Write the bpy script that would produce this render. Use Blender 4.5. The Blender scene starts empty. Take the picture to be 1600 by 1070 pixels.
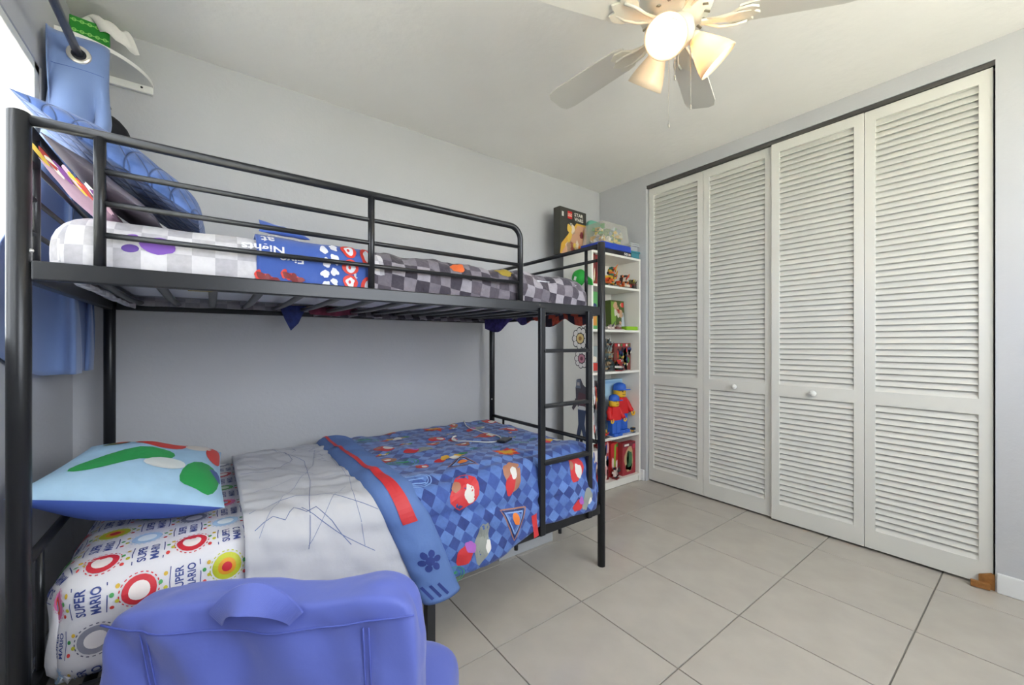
import bpy, bmesh, math, random
from mathutils import Vector, Matrix, noise
random.seed(7)
PI = math.pi
scene = bpy.context.scene
COL = scene.collection

# ------------------------------------------------------------------ camera
CAM_H = 1.144
YAW = 0.9295                      # angle of the view axis from +X
cam_d = bpy.data.cameras.new('camera')
cam_d.sensor_width = 36.0
cam_d.lens = 36.0 * 629.3 / 1600.0
cam_d.shift_y = 2.0 / 1600.0
cam_d.clip_start = 0.02
cam = bpy.data.objects.new('camera', cam_d)
cam.location = (0, 0, CAM_H)
cam.rotation_euler = (PI / 2, 0, YAW - PI / 2)
COL.objects.link(cam)
scene.camera = cam

# ------------------------------------------------------------------ world, daylight, exposure
world = bpy.data.worlds.new('overcast_sky')
scene.world = world
world.use_nodes = True
wb = world.node_tree.nodes['Background']
wb.inputs['Color'].default_value = (0.89, 0.945, 1.0, 1)
wb.inputs['Strength'].default_value = 8.0
WIN_Y0, WIN_Y1, WIN_Z0, WIN_Z1 = 0.55, 2.12, 1.137, 2.11
XL, XR, YB, YF, ZC = -0.478, 2.90, 2.52, -1.0, 2.55
FW_X0, FW_X1, FW_Z0, FW_Z1 = 0.30, 2.40, 1.20, 2.30          # opening added behind the camera to let in frontal daylight
def portal(loc, rot, sx, sy):                                  # tells the renderer where daylight comes in
    l = bpy.data.lights.new('window_daylight_portal', 'AREA'); l.shape = 'RECTANGLE'; l.size = sx; l.size_y = sy; l.cycles.is_portal = True
    o = bpy.data.objects.new('window_daylight_portal', l); o.location = loc; o.rotation_euler = rot; COL.objects.link(o)
portal((XL - 0.13, (WIN_Y0 + WIN_Y1) / 2, (WIN_Z0 + WIN_Z1) / 2), (0, -PI / 2, 0), WIN_Z1 - WIN_Z0, WIN_Y1 - WIN_Y0)
portal(((FW_X0 + FW_X1) / 2, YF - 0.13, (FW_Z0 + FW_Z1) / 2), (PI / 2, 0, 0), FW_X1 - FW_X0, FW_Z1 - FW_Z0)
bounce_sun = bpy.data.lights.new('bounce_sun', 'SUN'); bounce_sun.energy = 34.0; bounce_sun.angle = 0.01; bounce_sun.color = (1.0, 0.95, 0.86)
bounce_sun_o = bpy.data.objects.new('bounce_sun', bounce_sun)                       # added high behind the closet side: bounce off the ground brightens the ceiling
bounce_sun_o.rotation_euler = Vector((-0.40, -0.34, -0.85)).to_track_quat('-Z', 'Y').to_euler(); COL.objects.link(bounce_sun_o)
scene.view_settings.view_transform = 'Standard'
scene.view_settings.look = 'None'
scene.view_settings.gamma = 1.0
scene.view_settings.use_curve_mapping = False
scene.view_settings.exposure = 0.66
scene.cycles.use_denoising = True
scene.cycles.max_bounces = 12
scene.cycles.diffuse_bounces = 8
scene.cycles.transparent_max_bounces = 12
scene.cycles.sample_clamp_indirect = 8.0

# ------------------------------------------------------------------ materials
def lin(h):
    if not isinstance(h, str): return tuple(h)
    h = h.lstrip('#'); out = []
    for i in (0, 2, 4):
        c = int(h[i:i + 2], 16) / 255
        out.append(c / 12.92 if c <= 0.04045 else ((c + 0.055) / 1.055) ** 2.4)
    return tuple(out)
MATS = {}
def mat(name, col, rough=0.6, metal=0.0, bump=0.0, bscale=80.0, mottle=0.0, mscale=6.0, spec=0.5, emit=0.0, sheen=0.0):
    if name in MATS: return MATS[name]
    m = bpy.data.materials.new(name); m.use_nodes = True
    nt = m.node_tree; b = nt.nodes['Principled BSDF']
    c = lin(col)
    b.inputs['Base Color'].default_value = (*c, 1)
    b.inputs['Roughness'].default_value = rough
    b.inputs['Metallic'].default_value = metal
    b.inputs['Specular IOR Level'].default_value = spec
    if sheen: b.inputs['Sheen Weight'].default_value = sheen
    if emit:
        b.inputs['Emission Color'].default_value = (*c, 1)
        b.inputs['Emission Strength'].default_value = emit
    tc = nt.nodes.new('ShaderNodeTexCoord')
    if mottle:
        n = nt.nodes.new('ShaderNodeTexNoise'); n.inputs['Scale'].default_value = mscale; n.inputs['Detail'].default_value = 5
        nt.links.new(tc.outputs['Object'], n.inputs['Vector'])
        r = nt.nodes.new('ShaderNodeValToRGB')
        r.color_ramp.elements[0].position = 0.3; r.color_ramp.elements[1].position = 0.7
        r.color_ramp.elements[0].color = (*[x * (1 - mottle) for x in c], 1)
        r.color_ramp.elements[1].color = (*[min(1, x * (1 + mottle)) for x in c], 1)
        nt.links.new(n.outputs['Fac'], r.inputs['Fac']); nt.links.new(r.outputs['Color'], b.inputs['Base Color'])
    if bump:
        n = nt.nodes.new('ShaderNodeTexNoise'); n.inputs['Scale'].default_value = bscale; n.inputs['Detail'].default_value = 4
        nt.links.new(tc.outputs['Object'], n.inputs['Vector'])
        bp = nt.nodes.new('ShaderNodeBump'); bp.inputs['Strength'].default_value = bump; bp.inputs['Distance'].default_value = 0.01
        nt.links.new(n.outputs['Fac'], bp.inputs['Height']); nt.links.new(bp.outputs['Normal'], b.inputs['Normal'])
    MATS[name] = m
    return m
def pal(h):                                     # a flat print / plastic colour
    return mat('print_' + h.lstrip('#'), h, 0.55)
def clear(name, col, alpha, rough=0.15):
    """thin clear plastic or glass: part see-through, part glossy tinted film"""
    if name in MATS: return MATS[name]
    m = bpy.data.materials.new(name); m.use_nodes = True
    nt = m.node_tree; b = nt.nodes['Principled BSDF']; o = nt.nodes['Material Output']
    b.inputs['Base Color'].default_value = (*lin(col), 1); b.inputs['Roughness'].default_value = rough
    t = nt.nodes.new('ShaderNodeBsdfTransparent'); x = nt.nodes.new('ShaderNodeMixShader')
    x.inputs[0].default_value = alpha
    nt.links.new(t.outputs[0], x.inputs[1]); nt.links.new(b.outputs[0], x.inputs[2]); nt.links.new(x.outputs[0], o.inputs['Surface'])
    MATS[name] = m; return m
def check_mat(name, cols, size, rot=0.0, rough=0.8, bump=0.25, jitter=True):
    """cloth printed with squares (UV in metres); each cell takes one of cols"""
    m = bpy.data.materials.new(name); m.use_nodes = True
    nt = m.node_tree; b = nt.nodes['Principled BSDF']; L = nt.links.new
    b.inputs['Roughness'].default_value = rough; b.inputs['Sheen Weight'].default_value = 0.15
    uv = nt.nodes.new('ShaderNodeUVMap'); mp = nt.nodes.new('ShaderNodeMapping')
    mp.inputs['Scale'].default_value = (1 / size, 1 / size, 1); mp.inputs['Rotation'].default_value = (0, 0, rot)
    L(uv.outputs[0], mp.inputs[0])
    ck = nt.nodes.new('ShaderNodeTexChecker'); ck.inputs['Scale'].default_value = 1.0
    ck.inputs['Color1'].default_value = (1, 1, 1, 1); ck.inputs['Color2'].default_value = (0, 0, 0, 1)
    L(mp.outputs[0], ck.inputs['Vector'])
    fl = nt.nodes.new('ShaderNodeVectorMath'); fl.operation = 'FLOOR'; L(mp.outputs[0], fl.inputs[0])
    wn = nt.nodes.new('ShaderNodeTexWhiteNoise'); L(fl.outputs[0], wn.inputs['Vector'])
    def ramp(cs):
        r = nt.nodes.new('ShaderNodeValToRGB'); r.color_ramp.interpolation = 'CONSTANT'
        e = r.color_ramp.elements
        while len(e) < len(cs): e.new(0.5)
        for i, c in enumerate(cs): e[i].position = i / len(cs); e[i].color = (*lin(c), 1)
        return r
    ra, rb = ramp(cols[0]), ramp(cols[1])
    L(wn.outputs['Value'], ra.inputs[0]); L(wn.outputs['Value'], rb.inputs[0])
    mx = nt.nodes.new('ShaderNodeMix'); mx.data_type = 'RGBA'
    L(ck.outputs['Color'], mx.inputs[0]); L(ra.outputs[0], mx.inputs[6]); L(rb.outputs[0], mx.inputs[7])
    nz = nt.nodes.new('ShaderNodeTexNoise'); nz.inputs['Scale'].default_value = 60; nz.inputs['Detail'].default_value = 4
    tc = nt.nodes.new('ShaderNodeTexCoord'); L(tc.outputs['Object'], nz.inputs['Vector'])
    m2 = nt.nodes.new('ShaderNodeMix'); m2.data_type = 'RGBA'; m2.blend_type = 'OVERLAY'; m2.inputs[0].default_value = 0.25
    L(mx.outputs[2], m2.inputs[6]); L(nz.outputs['Fac'], m2.inputs[7]); L(m2.outputs[2], b.inputs['Base Color'])
    bp = nt.nodes.new('ShaderNodeBump'); bp.inputs['Strength'].default_value = bump; bp.inputs['Distance'].default_value = 0.01
    L(nz.outputs['Fac'], bp.inputs['Height']); L(bp.outputs['Normal'], b.inputs['Normal'])
    MATS[name] = m; return m
def quilt_mat(name, col, col2, size):
    m = mat(name, col, 0.75, sheen=0.2)
    nt = m.node_tree; b = nt.nodes['Principled BSDF']; L = nt.links.new
    uv = nt.nodes.new('ShaderNodeTexCoord'); sep = nt.nodes.new('ShaderNodeSeparateXYZ'); mp = nt.nodes.new('ShaderNodeMapping')
    mp.inputs['Rotation'].default_value = (0.9, 0.35, PI / 4); mp.inputs['Scale'].default_value = (1 / size, 1 / size, 1)
    L(uv.outputs['Object'], mp.inputs[0]); L(mp.outputs[0], sep.inputs[0])
    def M(op, a, c=None):
        n = nt.nodes.new('ShaderNodeMath'); n.operation = op
        for i, v in enumerate((a, c)):
            if v is None: continue
            if isinstance(v, (int, float)): n.inputs[i].default_value = v
            else: L(v, n.inputs[i])
        return n.outputs[0]
    s = M('MINIMUM', M('ABSOLUTE', M('SINE', M('MULTIPLY', sep.outputs[0], PI))), M('ABSOLUTE', M('SINE', M('MULTIPLY', sep.outputs[1], PI))))
    h = M('POWER', s, 0.4)
    bp = nt.nodes.new('ShaderNodeBump'); bp.inputs['Strength'].default_value = 0.6; bp.inputs['Distance'].default_value = 0.008
    L(h, bp.inputs['Height']); L(bp.outputs['Normal'], b.inputs['Normal'])
    nz = nt.nodes.new('ShaderNodeTexNoise'); nz.inputs['Scale'].default_value = 22; nz.inputs['Detail'].default_value = 5
    tc = nt.nodes.new('ShaderNodeTexCoord'); L(tc.outputs['Object'], nz.inputs['Vector'])
    mx = nt.nodes.new('ShaderNodeMix'); mx.data_type = 'RGBA'
    r = nt.nodes.new('ShaderNodeValToRGB'); r.color_ramp.elements[0].position = .42; r.color_ramp.elements[1].position = .6
    L(nz.outputs['Fac'], r.inputs[0]); L(r.outputs[0], mx.inputs[0])
    mx.inputs[6].default_value = (*lin(col), 1); mx.inputs[7].default_value = (*lin(col2), 1)
    st_ = nt.nodes.new('ShaderNodeMix'); st_.data_type = 'RGBA'
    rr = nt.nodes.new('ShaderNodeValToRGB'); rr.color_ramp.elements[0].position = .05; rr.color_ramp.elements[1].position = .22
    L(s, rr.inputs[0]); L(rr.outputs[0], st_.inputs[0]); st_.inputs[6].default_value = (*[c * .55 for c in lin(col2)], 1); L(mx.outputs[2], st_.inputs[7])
    L(st_.outputs[2], b.inputs['Base Color'])
    return m

M_wall = mat('wall_paint', (0.50, 0.507, 0.53), 0.85, bump=0.12, bscale=55, mottle=0.02, mscale=2)
M_ceil = mat('ceiling_paint', (0.86, 0.845, 0.82), 0.9, bump=0.22, bscale=24, mottle=0.02, mscale=3)
M_trim = mat('white_trim', (0.74, 0.75, 0.76), 0.4)
M_door = mat('door_white', (0.66, 0.655, 0.62), 0.38, bump=0.03, bscale=200)
M_grout = mat('grout', '#7b7872', 0.9, bump=0.2, bscale=200)
M_black = mat('black_metal', (0.018, 0.019, 0.022), 0.32, 0.3, bump=0.02, bscale=300)
M_screw = mat('screw_steel', '#b9b9b9', 0.3, 0.8)
M_plastic_w = mat('white_plastic', '#e4e4e0', 0.35)
M_laminate = mat('white_laminate', '#e6e4dc', 0.4, mottle=0.01)
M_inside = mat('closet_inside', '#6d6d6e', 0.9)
M_track = mat('track_metal', '#5b5a58', 0.4, 0.6)
M_wood = mat('raw_wood', '#93632f', 0.7, bump=0.4, bscale=60, mottle=0.25, mscale=30)
M_mattress = mat('mattress_ticking', '#e4e6ec', 0.85, bump=0.1, bscale=120)
M_curtain = mat('curtain_blue', (0.15, 0.225, 0.44), 0.9, bump=0.10, bscale=400, sheen=0.3)
M_chair = mat('periwinkle_fabric', (0.105, 0.145, 0.53), 0.62, bump=0.12, bscale=25, sheen=0.25)
M_chair2 = mat('periwinkle_seam', (0.085, 0.12, 0.48), 0.7)
M_sheet = mat('white_sheet', '#dedde3', 0.85, bump=0.25, bscale=18)
M_flap = mat('pale_grey_lining', '#bfc0c6', 0.85, bump=0.3, bscale=16)
M_band = mat('blue_hem', '#5c7ab4', 0.8, bump=0.25, bscale=25)

# ------------------------------------------------------------------ mesh helpers
class MB:
    """collects shapes, then links them as one mesh object"""
    def __init__(s): s.v = []; s.f = []; s.mi = []; s.mats = []; s.uv = None; s.smooth = []
    def slot(s, m):
        if m not in s.mats: s.mats.append(m)
        return s.mats.index(m)
    def add(s, verts, faces, m, smooth=False):
        o = len(s.v); s.v += [tuple(v) for v in verts]; k = s.slot(m)
        for f in faces:
            s.f.append(tuple(o + i for i in f)); s.mi.append(k); s.smooth.append(smooth)
        return s
    def box(s, c, d, m, rot=None, bev=0.0):
        bm = bmesh.new(); bmesh.ops.create_cube(bm, size=1)
        bmesh.ops.scale(bm, vec=d, verts=bm.verts)
        if bev: bmesh.ops.bevel(bm, geom=list(bm.edges), offset=bev, segments=2, affect='EDGES', profile=0.6)
        R = rot if rot is not None else Matrix()
        vs = [R @ v.co + Vector(c) for v in bm.verts]; bm.verts.index_update()
        fs = [[v.index for v in f.verts] for f in bm.faces]; bm.free()
        return s.add(vs, fs, m)
    def tube(s, pts, r, m, n=10, cap=True, flat=1.0):
        pts = [Vector(p) for p in pts]; vs = []; fs = []; prev = None
        rr = r if isinstance(r, (list, tuple)) else [r] * len(pts)
        for i, p in enumerate(pts):
            t = (pts[min(i + 1, len(pts) - 1)] - pts[max(i - 1, 0)]).normalized()
            if prev is None:
                a = Vector((0, 0, 1)) if abs(t.z) < .9 else Vector((1, 0, 0))
                x = t.cross(a).normalized()
            else:
                x = (prev - t * prev.dot(t)).normalized()
            prev = x; y = t.cross(x)
            for k in range(n):
                q = 2 * PI * k / n + PI / n
                vs.append(p + (x * math.cos(q) + y * math.sin(q) * flat) * rr[i])
        for i in range(len(pts) - 1):
            for k in range(n):
                fs.append((i * n + k, i * n + (k + 1) % n, (i + 1) * n + (k + 1) % n, (i + 1) * n + k))
        if cap: fs.append(tuple(range(n))[::-1]); fs.append(tuple((len(pts) - 1) * n + k for k in range(n)))
        return s.add(vs, fs, m, True)
    def lathe(s, prof, m, n=24, org=(0, 0, 0), rot=None, close=False):
        vs = []; fs = []; R = rot if rot is not None else Matrix(); O = Vector(org); P = len(prof)
        for k in range(n):
            q = 2 * PI * k / n
            for r, z in prof: vs.append(R @ Vector((r * math.cos(q), r * math.sin(q), z)) + O)
        for k in range(n):
            k2 = (k + 1) % n
            for i in range(P - 1): fs.append((k * P + i, k2 * P + i, k2 * P + i + 1, k * P + i + 1))
        return s.add(vs, fs, m, True)
    def poly(s, pts, m):
        return s.add(pts, [tuple(range(len(pts)))], m)
    def prism(s, pts, h, m, M4=None):
        """2-D outline pts extruded by h along local z"""
        n = len(pts); R = M4 if M4 is not None else Matrix()
        vs = [R @ Vector((x, y, 0)) for x, y in pts] + [R @ Vector((x, y, h)) for x, y in pts]
        fs = [tuple(range(n))[::-1], tuple(range(n, 2 * n))] + [(i, (i + 1) % n, n + (i + 1) % n, n + i) for i in range(n)]
        return s.add(vs, fs, m)
    def build(s, name, parent=None, loc=None, rotz=0.0):
        me = bpy.data.meshes.new(name); me.from_pydata(s.v, [], s.f); me.validate(clean_customdata=False)
        for m in s.mats: me.materials.append(m)
        if len(me.polygons) == len(s.mi):
            me.polygons.foreach_set('material_index', s.mi); me.polygons.foreach_set('use_smooth', s.smooth)
        if s.uv and len(s.uv) == len(me.vertices):
            l = me.uv_layers.new(name='UVMap')
            for lp in me.loops: l.data[lp.index].uv = s.uv[lp.vertex_index]
        me.update()
        return link(name, me, parent, loc, rotz)
def link(name, me, parent=None, loc=None, rotz=0.0):
    o = bpy.data.objects.new(name, me); COL.objects.link(o)
    if parent is not None: o.parent = parent
    if loc is not None: o.location = loc
    if rotz: o.rotation_euler.z = rotz
    return o
def tag(o, label=None, cat=None, group=None, kind=None):
    if label: o['label'] = label
    if cat: o['category'] = cat
    if group: o['group'] = group
    if kind: o['kind'] = kind
    return o
def thing(name, label, cat, loc=(0, 0, 0), rotz=0.0, group=None):
    o = link(name, None, None, loc, rotz); o.empty_display_size = 0.05
    return tag(o, label, cat, group)
def structure(o): o['kind'] = 'structure'; return o
def RZ(a): return Matrix.Rotation(a, 4, 'Z')
def RX(a): return Matrix.Rotation(a, 4, 'X')
def RY(a): return Matrix.Rotation(a, 4, 'Y')
def sm(x, a, b):
    t = min(1, max(0, (x - a) / (b - a))); return t * t * (3 - 2 * t)
def nz(x, y, z=0.0): return noise.noise(Vector((x, y, z)))

# text outlines (built-in font) as cached flat triangles, centred
TXT = {}
def glyphs(s):
    if s in TXT: return TXT[s]
    cu = bpy.data.curves.new('lettering_curve', 'FONT'); cu.body = s; cu.size = 1.0; cu.align_x = 'CENTER'; cu.align_y = 'CENTER'; cu.resolution_u = 3
    cu.offset = 0.02
    o = bpy.data.objects.new('lettering_curve', cu); COL.objects.link(o); bpy.context.view_layer.update()
    dg = bpy.context.evaluated_depsgraph_get(); me = o.evaluated_get(dg).to_mesh()
    vs = [(v.co.x, v.co.y) for v in me.vertices]; fs = [tuple(p.vertices) for p in me.polygons]
    o.evaluated_get(dg).to_mesh_clear(); bpy.data.objects.remove(o); bpy.data.curves.remove(cu)
    w = max(v[0] for v in vs) - min(v[0] for v in vs); h = max(v[1] for v in vs) - min(v[1] for v in vs)
    mx = (max(v[0] for v in vs) + min(v[0] for v in vs)) / 2; my = (max(v[1] for v in vs) + min(v[1] for v in vs)) / 2
    vs = [((x - mx) / h, (y - my) / h) for x, y in vs]
    TXT[s] = (vs, fs, w / h); return TXT[s]

# flat prints laid on any surface: put(a, b) -> 3-D point lying just above it
class Print:
    def __init__(s, put): s.mb = MB(); s.put = put; s.lift = 0
    def _p(s, a, b, k=0): return s.put(a, b, 0.0012 + 0.0005 * k)
    def text(s, t, a, b, h, m, ang=0.0, width=None, k=0):
        vs, fs, w = glyphs(t); sx = h if width is None else width / w
        c, q = math.cos(ang), math.sin(ang)
        s.mb.add([s._p(a + x * sx * c - y * h * q, b + x * sx * q + y * h * c, k) for x, y in vs], fs, m)
    def blob(s, outline, m, k=0, rings=3):
        n = len(outline); ca = sum(p[0] for p in outline) / n; cb = sum(p[1] for p in outline) / n
        vs = [s._p(ca, cb, k)]; fs = []
        for r in range(1, rings + 1):
            for p in outline: vs.append(s._p(ca + (p[0] - ca) * r / rings, cb + (p[1] - cb) * r / rings, k))
        for i in range(n):
            j = (i + 1) % n; fs.append((0, 1 + i, 1 + j))
            for r in range(rings - 1): fs.append((1 + r * n + i, 1 + (r + 1) * n + i, 1 + (r + 1) * n + j, 1 + r * n + j))
        s.mb.add(vs, fs, m)
    def oval(s, a, b, ra, rb, m, ang=0.0, k=0, n=20, wob=0.0, seed=0.0):
        o = []
        for i in range(n):
            q = 2 * PI * i / n; f = 1 + wob * nz(math.cos(q) * 1.3 + seed, math.sin(q) * 1.3, seed)
            x, y = ra * f * math.cos(q), rb * f * math.sin(q)
            o.append((a + x * math.cos(ang) - y * math.sin(ang), b + x * math.sin(ang) + y * math.cos(ang)))
        s.blob(o, m, k)
    def ring(s, a, b, r0, r1, m, k=0, n=32, dash=False, sq=1.0):
        vs = []; fs = []
        for i in range(n + 1):
            q = 2 * PI * i / n
            for r in (r0, r1): vs.append(s._p(a + r * math.cos(q), b + r * sq * math.sin(q), k))
        for i in range(n):
            if dash and i % 2: continue
            fs.append((2 * i, 2 * i + 1, 2 * i + 3, 2 * i + 2))
        s.mb.add(vs, fs, m)
    def star(s, a, b, r, m, n=5, inner=0.5, ang=0.0, k=0):
        s.blob([(a + (r if i % 2 == 0 else r * inner) * math.cos(ang + PI * i / n), b + (r if i % 2 == 0 else r * inner) * math.sin(ang + PI * i / n)) for i in range(2 * n)], m, k)
    def line(s, pts, w, m, k=0, step=0.02, w2=None):
        out = []
        for (a0, b0), (a1, b1) in zip(pts[:-1], pts[1:]):
            n = max(1, int(math.hypot(a1 - a0, b1 - b0) / step))
            for i in range(n): out.append((a0 + (a1 - a0) * i / n, b0 + (b1 - b0) * i / n))
        out.append(pts[-1]); vs = []; fs = []; N = len(out)
        for i, (a, b) in enumerate(out):
            p, q = out[max(0, i - 1)], out[min(N - 1, i + 1)]
            dx, dy = q[0] - p[0], q[1] - p[1]; l = math.hypot(dx, dy) or 1
            ww = w if w2 is None else w + (w2 - w) * i / (N - 1)
            for sg in (-1, 0, 1): vs.append(s._p(a - dy / l * ww / 2 * sg, b + dx / l * ww / 2 * sg, k))
        for i in range(N - 1):
            for j in (0, 1): fs.append((3 * i + j, 3 * i + j + 1, 3 * i + j + 4, 3 * i + j + 3))
        s.mb.add(vs, fs, m)
    def rect(s, a, b, w, h, m, ang=0.0, k=0):
        c, q = math.cos(ang), math.sin(ang); e = 4; o = []
        for sx, sy, ex, ey in ((-1, -1, 1, -1), (1, -1, 1, 1), (1, 1, -1, 1), (-1, 1, -1, -1)):
            for i in range(e):
                x = (sx + (ex - sx) * i / e) * w / 2; y = (sy + (ey - sy) * i / e) * h / 2
                o.append((a + x * c - y * q, b + x * q + y * c))
        s.blob(o, m, k)
    def build(s, name, parent):
        o = s.mb.build(name, parent)
        if name != 'printed_motif': o['kind'] = 'stuff'        # small flat print, one layer of ink
        return o

# cloth lying over a mattress: (sx, sy) metres of cloth from its centre -> point; rounded edges, hanging sides
def edge(a, L, R, T, R2):
    s = 1 if a >= 0 else -1; a = abs(a)
    if a <= L - R: return s * a, 0.0
    q = (a - (L - R)) / R
    if q <= PI / 2: return s * (L - R + R * math.sin(q)), R * (1 - math.cos(q))
    a2 = a - (L - R) - R * PI / 2
    if a2 <= T - R - R2: return s * L, R + a2
    if R2 <= 0: return s * L, R + a2
    q = min(PI / 2, (a2 - (T - R - R2)) / R2)
    return s * (L - R2 * (1 - math.cos(q))), T - R2 + R2 * math.sin(q)
class Cloth:
    def __init__(s, c, L, R, T, R2=0.0, rc=0.08, off=0.0, wr=None, skew=None):
        s.c = c; s.L = L; s.R = R; s.T = T; s.R2 = R2; s.rc = rc; s.off = off; s.wr = wr; s.skew = skew
    def base(s, a, b):
        x, dx = edge(a, s.L[0], s.R, s.T, s.R2); y, dy = edge(b, s.L[1], s.R, s.T, s.R2)
        ex, ey = abs(x) - (s.L[0] - s.rc), abs(y) - (s.L[1] - s.rc)
        if ex > 0 and ey > 0:
            k = max(ex, ey) / math.hypot(ex, ey)
            x = math.copysign(s.L[0] - s.rc + ex * k, x); y = math.copysign(s.L[1] - s.rc + ey * k, y)
        d = max(dx, dy)
        p = Vector((s.c[0] + x, s.c[1] + y, s.c[2] - d))
        if s.skew: p = s.skew(p, a, b, d)
        return p
    def pt(s, a, b, lift=0.0):
        e = 0.004
        p = s.base(a, b); n = (s.base(a + e, b) - s.base(a - e, b)).cross(s.base(a, b + e) - s.base(a, b - e))
        if n.length < 1e-9: n = Vector((0, 0, 1))
        n.normalize()
        return p + n * (s.off + lift + (s.wr(a, b) if s.wr else 0.0))
    def side(s, drop):
        if drop < s.R: return -(s.L[1] - s.R + s.R * math.acos(1 - drop / s.R))
        return -(s.L[1] - s.R + s.R * PI / 2 + drop - s.R)      # sy of a point hanging 'drop' below the top, near side
    def grid(s, a0, a1, b0, b1, m, step=0.02, thick=0.0, edge_fn=None):
        na = max(2, int((a1 - a0) / step)); nb = max(2, int((b1 - b0) / step)); mb = MB(); vs = []; uv = []
        for j in range(nb + 1):
            for i in range(na + 1):
                a = a0 + (a1 - a0) * i / na; b = b0 + (b1 - b0) * j / nb
                if edge_fn: a, b = edge_fn(a, b)
                vs.append(s.pt(a, b)); uv.append((a, b))
        fs = [(j * (na + 1) + i, j * (na + 1) + i + 1, (j + 1) * (na + 1) + i + 1, (j + 1) * (na + 1) + i) for j in range(nb) for i in range(na)]
        if thick:
            o = len(vs); lo = []
            for j in range(nb + 1):
                for i in range(na + 1):
                    a, b = uv[j * (na + 1) + i]; lo.append(s.pt(a, b, -thick))
            vs += lo; uv += uv[:o]
            fs += [tuple(o + k for k in f)[::-1] for f in fs[:na * nb]]
            W = na + 1
            rim = [i for i in range(na)]
            for i in range(na): fs.append((i, o + i, o + i + 1, i + 1)); t = nb * W; fs.append((t + i, t + i + 1, o + t + i + 1, o + t + i))
            for j in range(nb): fs.append((j * W, (j + 1) * W, o + (j + 1) * W, o + j * W)); t = na; fs.append((j * W + t, o + j * W + t, o + (j + 1) * W + t, (j + 1) * W + t))
        mb.add(vs, fs, m, True); mb.uv = uv
        return mb

def pillow(corners, up, down, m_up, m_dn, n=26, wr=0.012, seed=0.0, pinch=0.05, uvs=(0.6, 0.45), split=0.0):
    """soft cushion between four corner points (a, b, c, d in order); returns mesh builder and put(u, v) on its upper face"""
    A, B, C, Dd = [Vector(c) for c in corners]
    N = (B - A).cross(Dd - A).normalized()
    def P(u, v, sgn, lift=0.0):
        uu = u + pinch * (0.5 - u) * (4 * v * (1 - v)) * abs(2 * u - 1) ** 1.5; vv = v + pinch * (0.5 - v) * (4 * u * (1 - u)) * abs(2 * v - 1) ** 1.5
        p = A * (1 - uu) * (1 - vv) + B * uu * (1 - vv) + C * uu * vv + Dd * (1 - uu) * vv
        e = max(0.0, (1 - abs(2 * u - 1) ** 2.6) * (1 - abs(2 * v - 1) ** 2.6)) ** 0.55
        w = wr * nz(u * 4 + seed, v * 4 + seed, seed * 3 + sgn) * e
        return p + N * (sgn * (up if sgn > 0 else down) * e + w + lift)
    mb = MB(); W = n + 1; uv = []; vs = []
    for sgn in (1, -1):
        for j in range(W):
            for i in range(W):
                u = (1 - math.cos(PI * i / n)) / 2; v = (1 - math.cos(PI * j / n)) / 2
                vs.append(P(u, v, sgn)); uv.append((u * uvs[0], v * uvs[1]))
    o = W * W; fu = []; fd = []
    for j in range(n):
        for i in range(n):
            a = j * W + i
            fu.append((a, a + 1, a + W + 1, a + W)); fd.append((o + a + W, o + a + W + 1, o + a + 1, o + a))
    mb.add(vs, fu, m_up, True); k = mb.slot(m_dn)
    for f in fd: mb.f.append(f); mb.mi.append(k); mb.smooth.append(True)
    mb.uv = uv
    return mb, (lambda u, v, l=0.0: P(min(max(u, 0.0), 1.0), min(max(v, 0.0), 1.0), 1, l))

# ================================================================== ROOM SHELL
TH = 0.12
def plain(name, c, d, m): return structure(MB().box(c, d, m).build(name))
w, h = XR - XL, YB - YF
plain('ceiling', ((XL + XR) / 2, (YB + YF) / 2, ZC + TH / 2), (w + 2 * TH, h + 2 * TH, TH), M_ceil)
plain('wall_back', ((XL + XR) / 2, YB + TH / 2, ZC / 2), (w + 2 * TH, TH, ZC), M_wall)
wf = MB()
wf.box(((XL + XR) / 2, YF - TH / 2, FW_Z0 / 2), (w, TH, FW_Z0), M_wall); wf.box(((XL + XR) / 2, YF - TH / 2, (FW_Z1 + ZC) / 2), (w, TH, ZC - FW_Z1), M_wall)
wf.box(((XL + FW_X0) / 2, YF - TH / 2, (FW_Z0 + FW_Z1) / 2), (FW_X0 - XL, TH, FW_Z1 - FW_Z0), M_wall); wf.box(((XR + FW_X1) / 2, YF - TH / 2, (FW_Z0 + FW_Z1) / 2), (XR - FW_X1, TH, FW_Z1 - FW_Z0), M_wall)
structure(wf.build('wall_front'))
structure(MB().box((1.2, 0.5, -0.45), (60, 60, 0.1), mat('garden_ground', '#b4b3a4', 0.95, mottle=.2, mscale=.6)).build('ground_outside'))
wl = MB()
wl.box((XL - TH / 2, (YB + YF) / 2, WIN_Z0 / 2), (TH, h, WIN_Z0), M_wall)
wl.box((XL - TH / 2, (YB + YF) / 2, (WIN_Z1 + ZC) / 2), (TH, h, ZC - WIN_Z1), M_wall)
wl.box((XL - TH / 2, (YF + WIN_Y0) / 2, (WIN_Z0 + WIN_Z1) / 2), (TH, WIN_Y0 - YF, WIN_Z1 - WIN_Z0), M_wall)
wl.box((XL - TH / 2, (YB + WIN_Y1) / 2, (WIN_Z0 + WIN_Z1) / 2), (TH, YB - WIN_Y1, WIN_Z1 - WIN_Z0), M_wall)
structure(wl.build('wall_left'))
CY0, CY1, CZ = 0.155, 2.02, 2.458                # closet opening
wr_ = MB()
wr_.box((XR + TH / 2, (YF + CY0) / 2, ZC / 2), (TH, CY0 - YF, ZC), M_wall)
wr_.box((XR + TH / 2, (YB + CY1) / 2, ZC / 2), (TH, YB - CY1, ZC), M_wall)
wr_.box((XR + TH / 2, (CY0 + CY1) / 2, (CZ + ZC) / 2), (TH, CY1 - CY0, ZC - CZ), M_wall)
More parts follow.
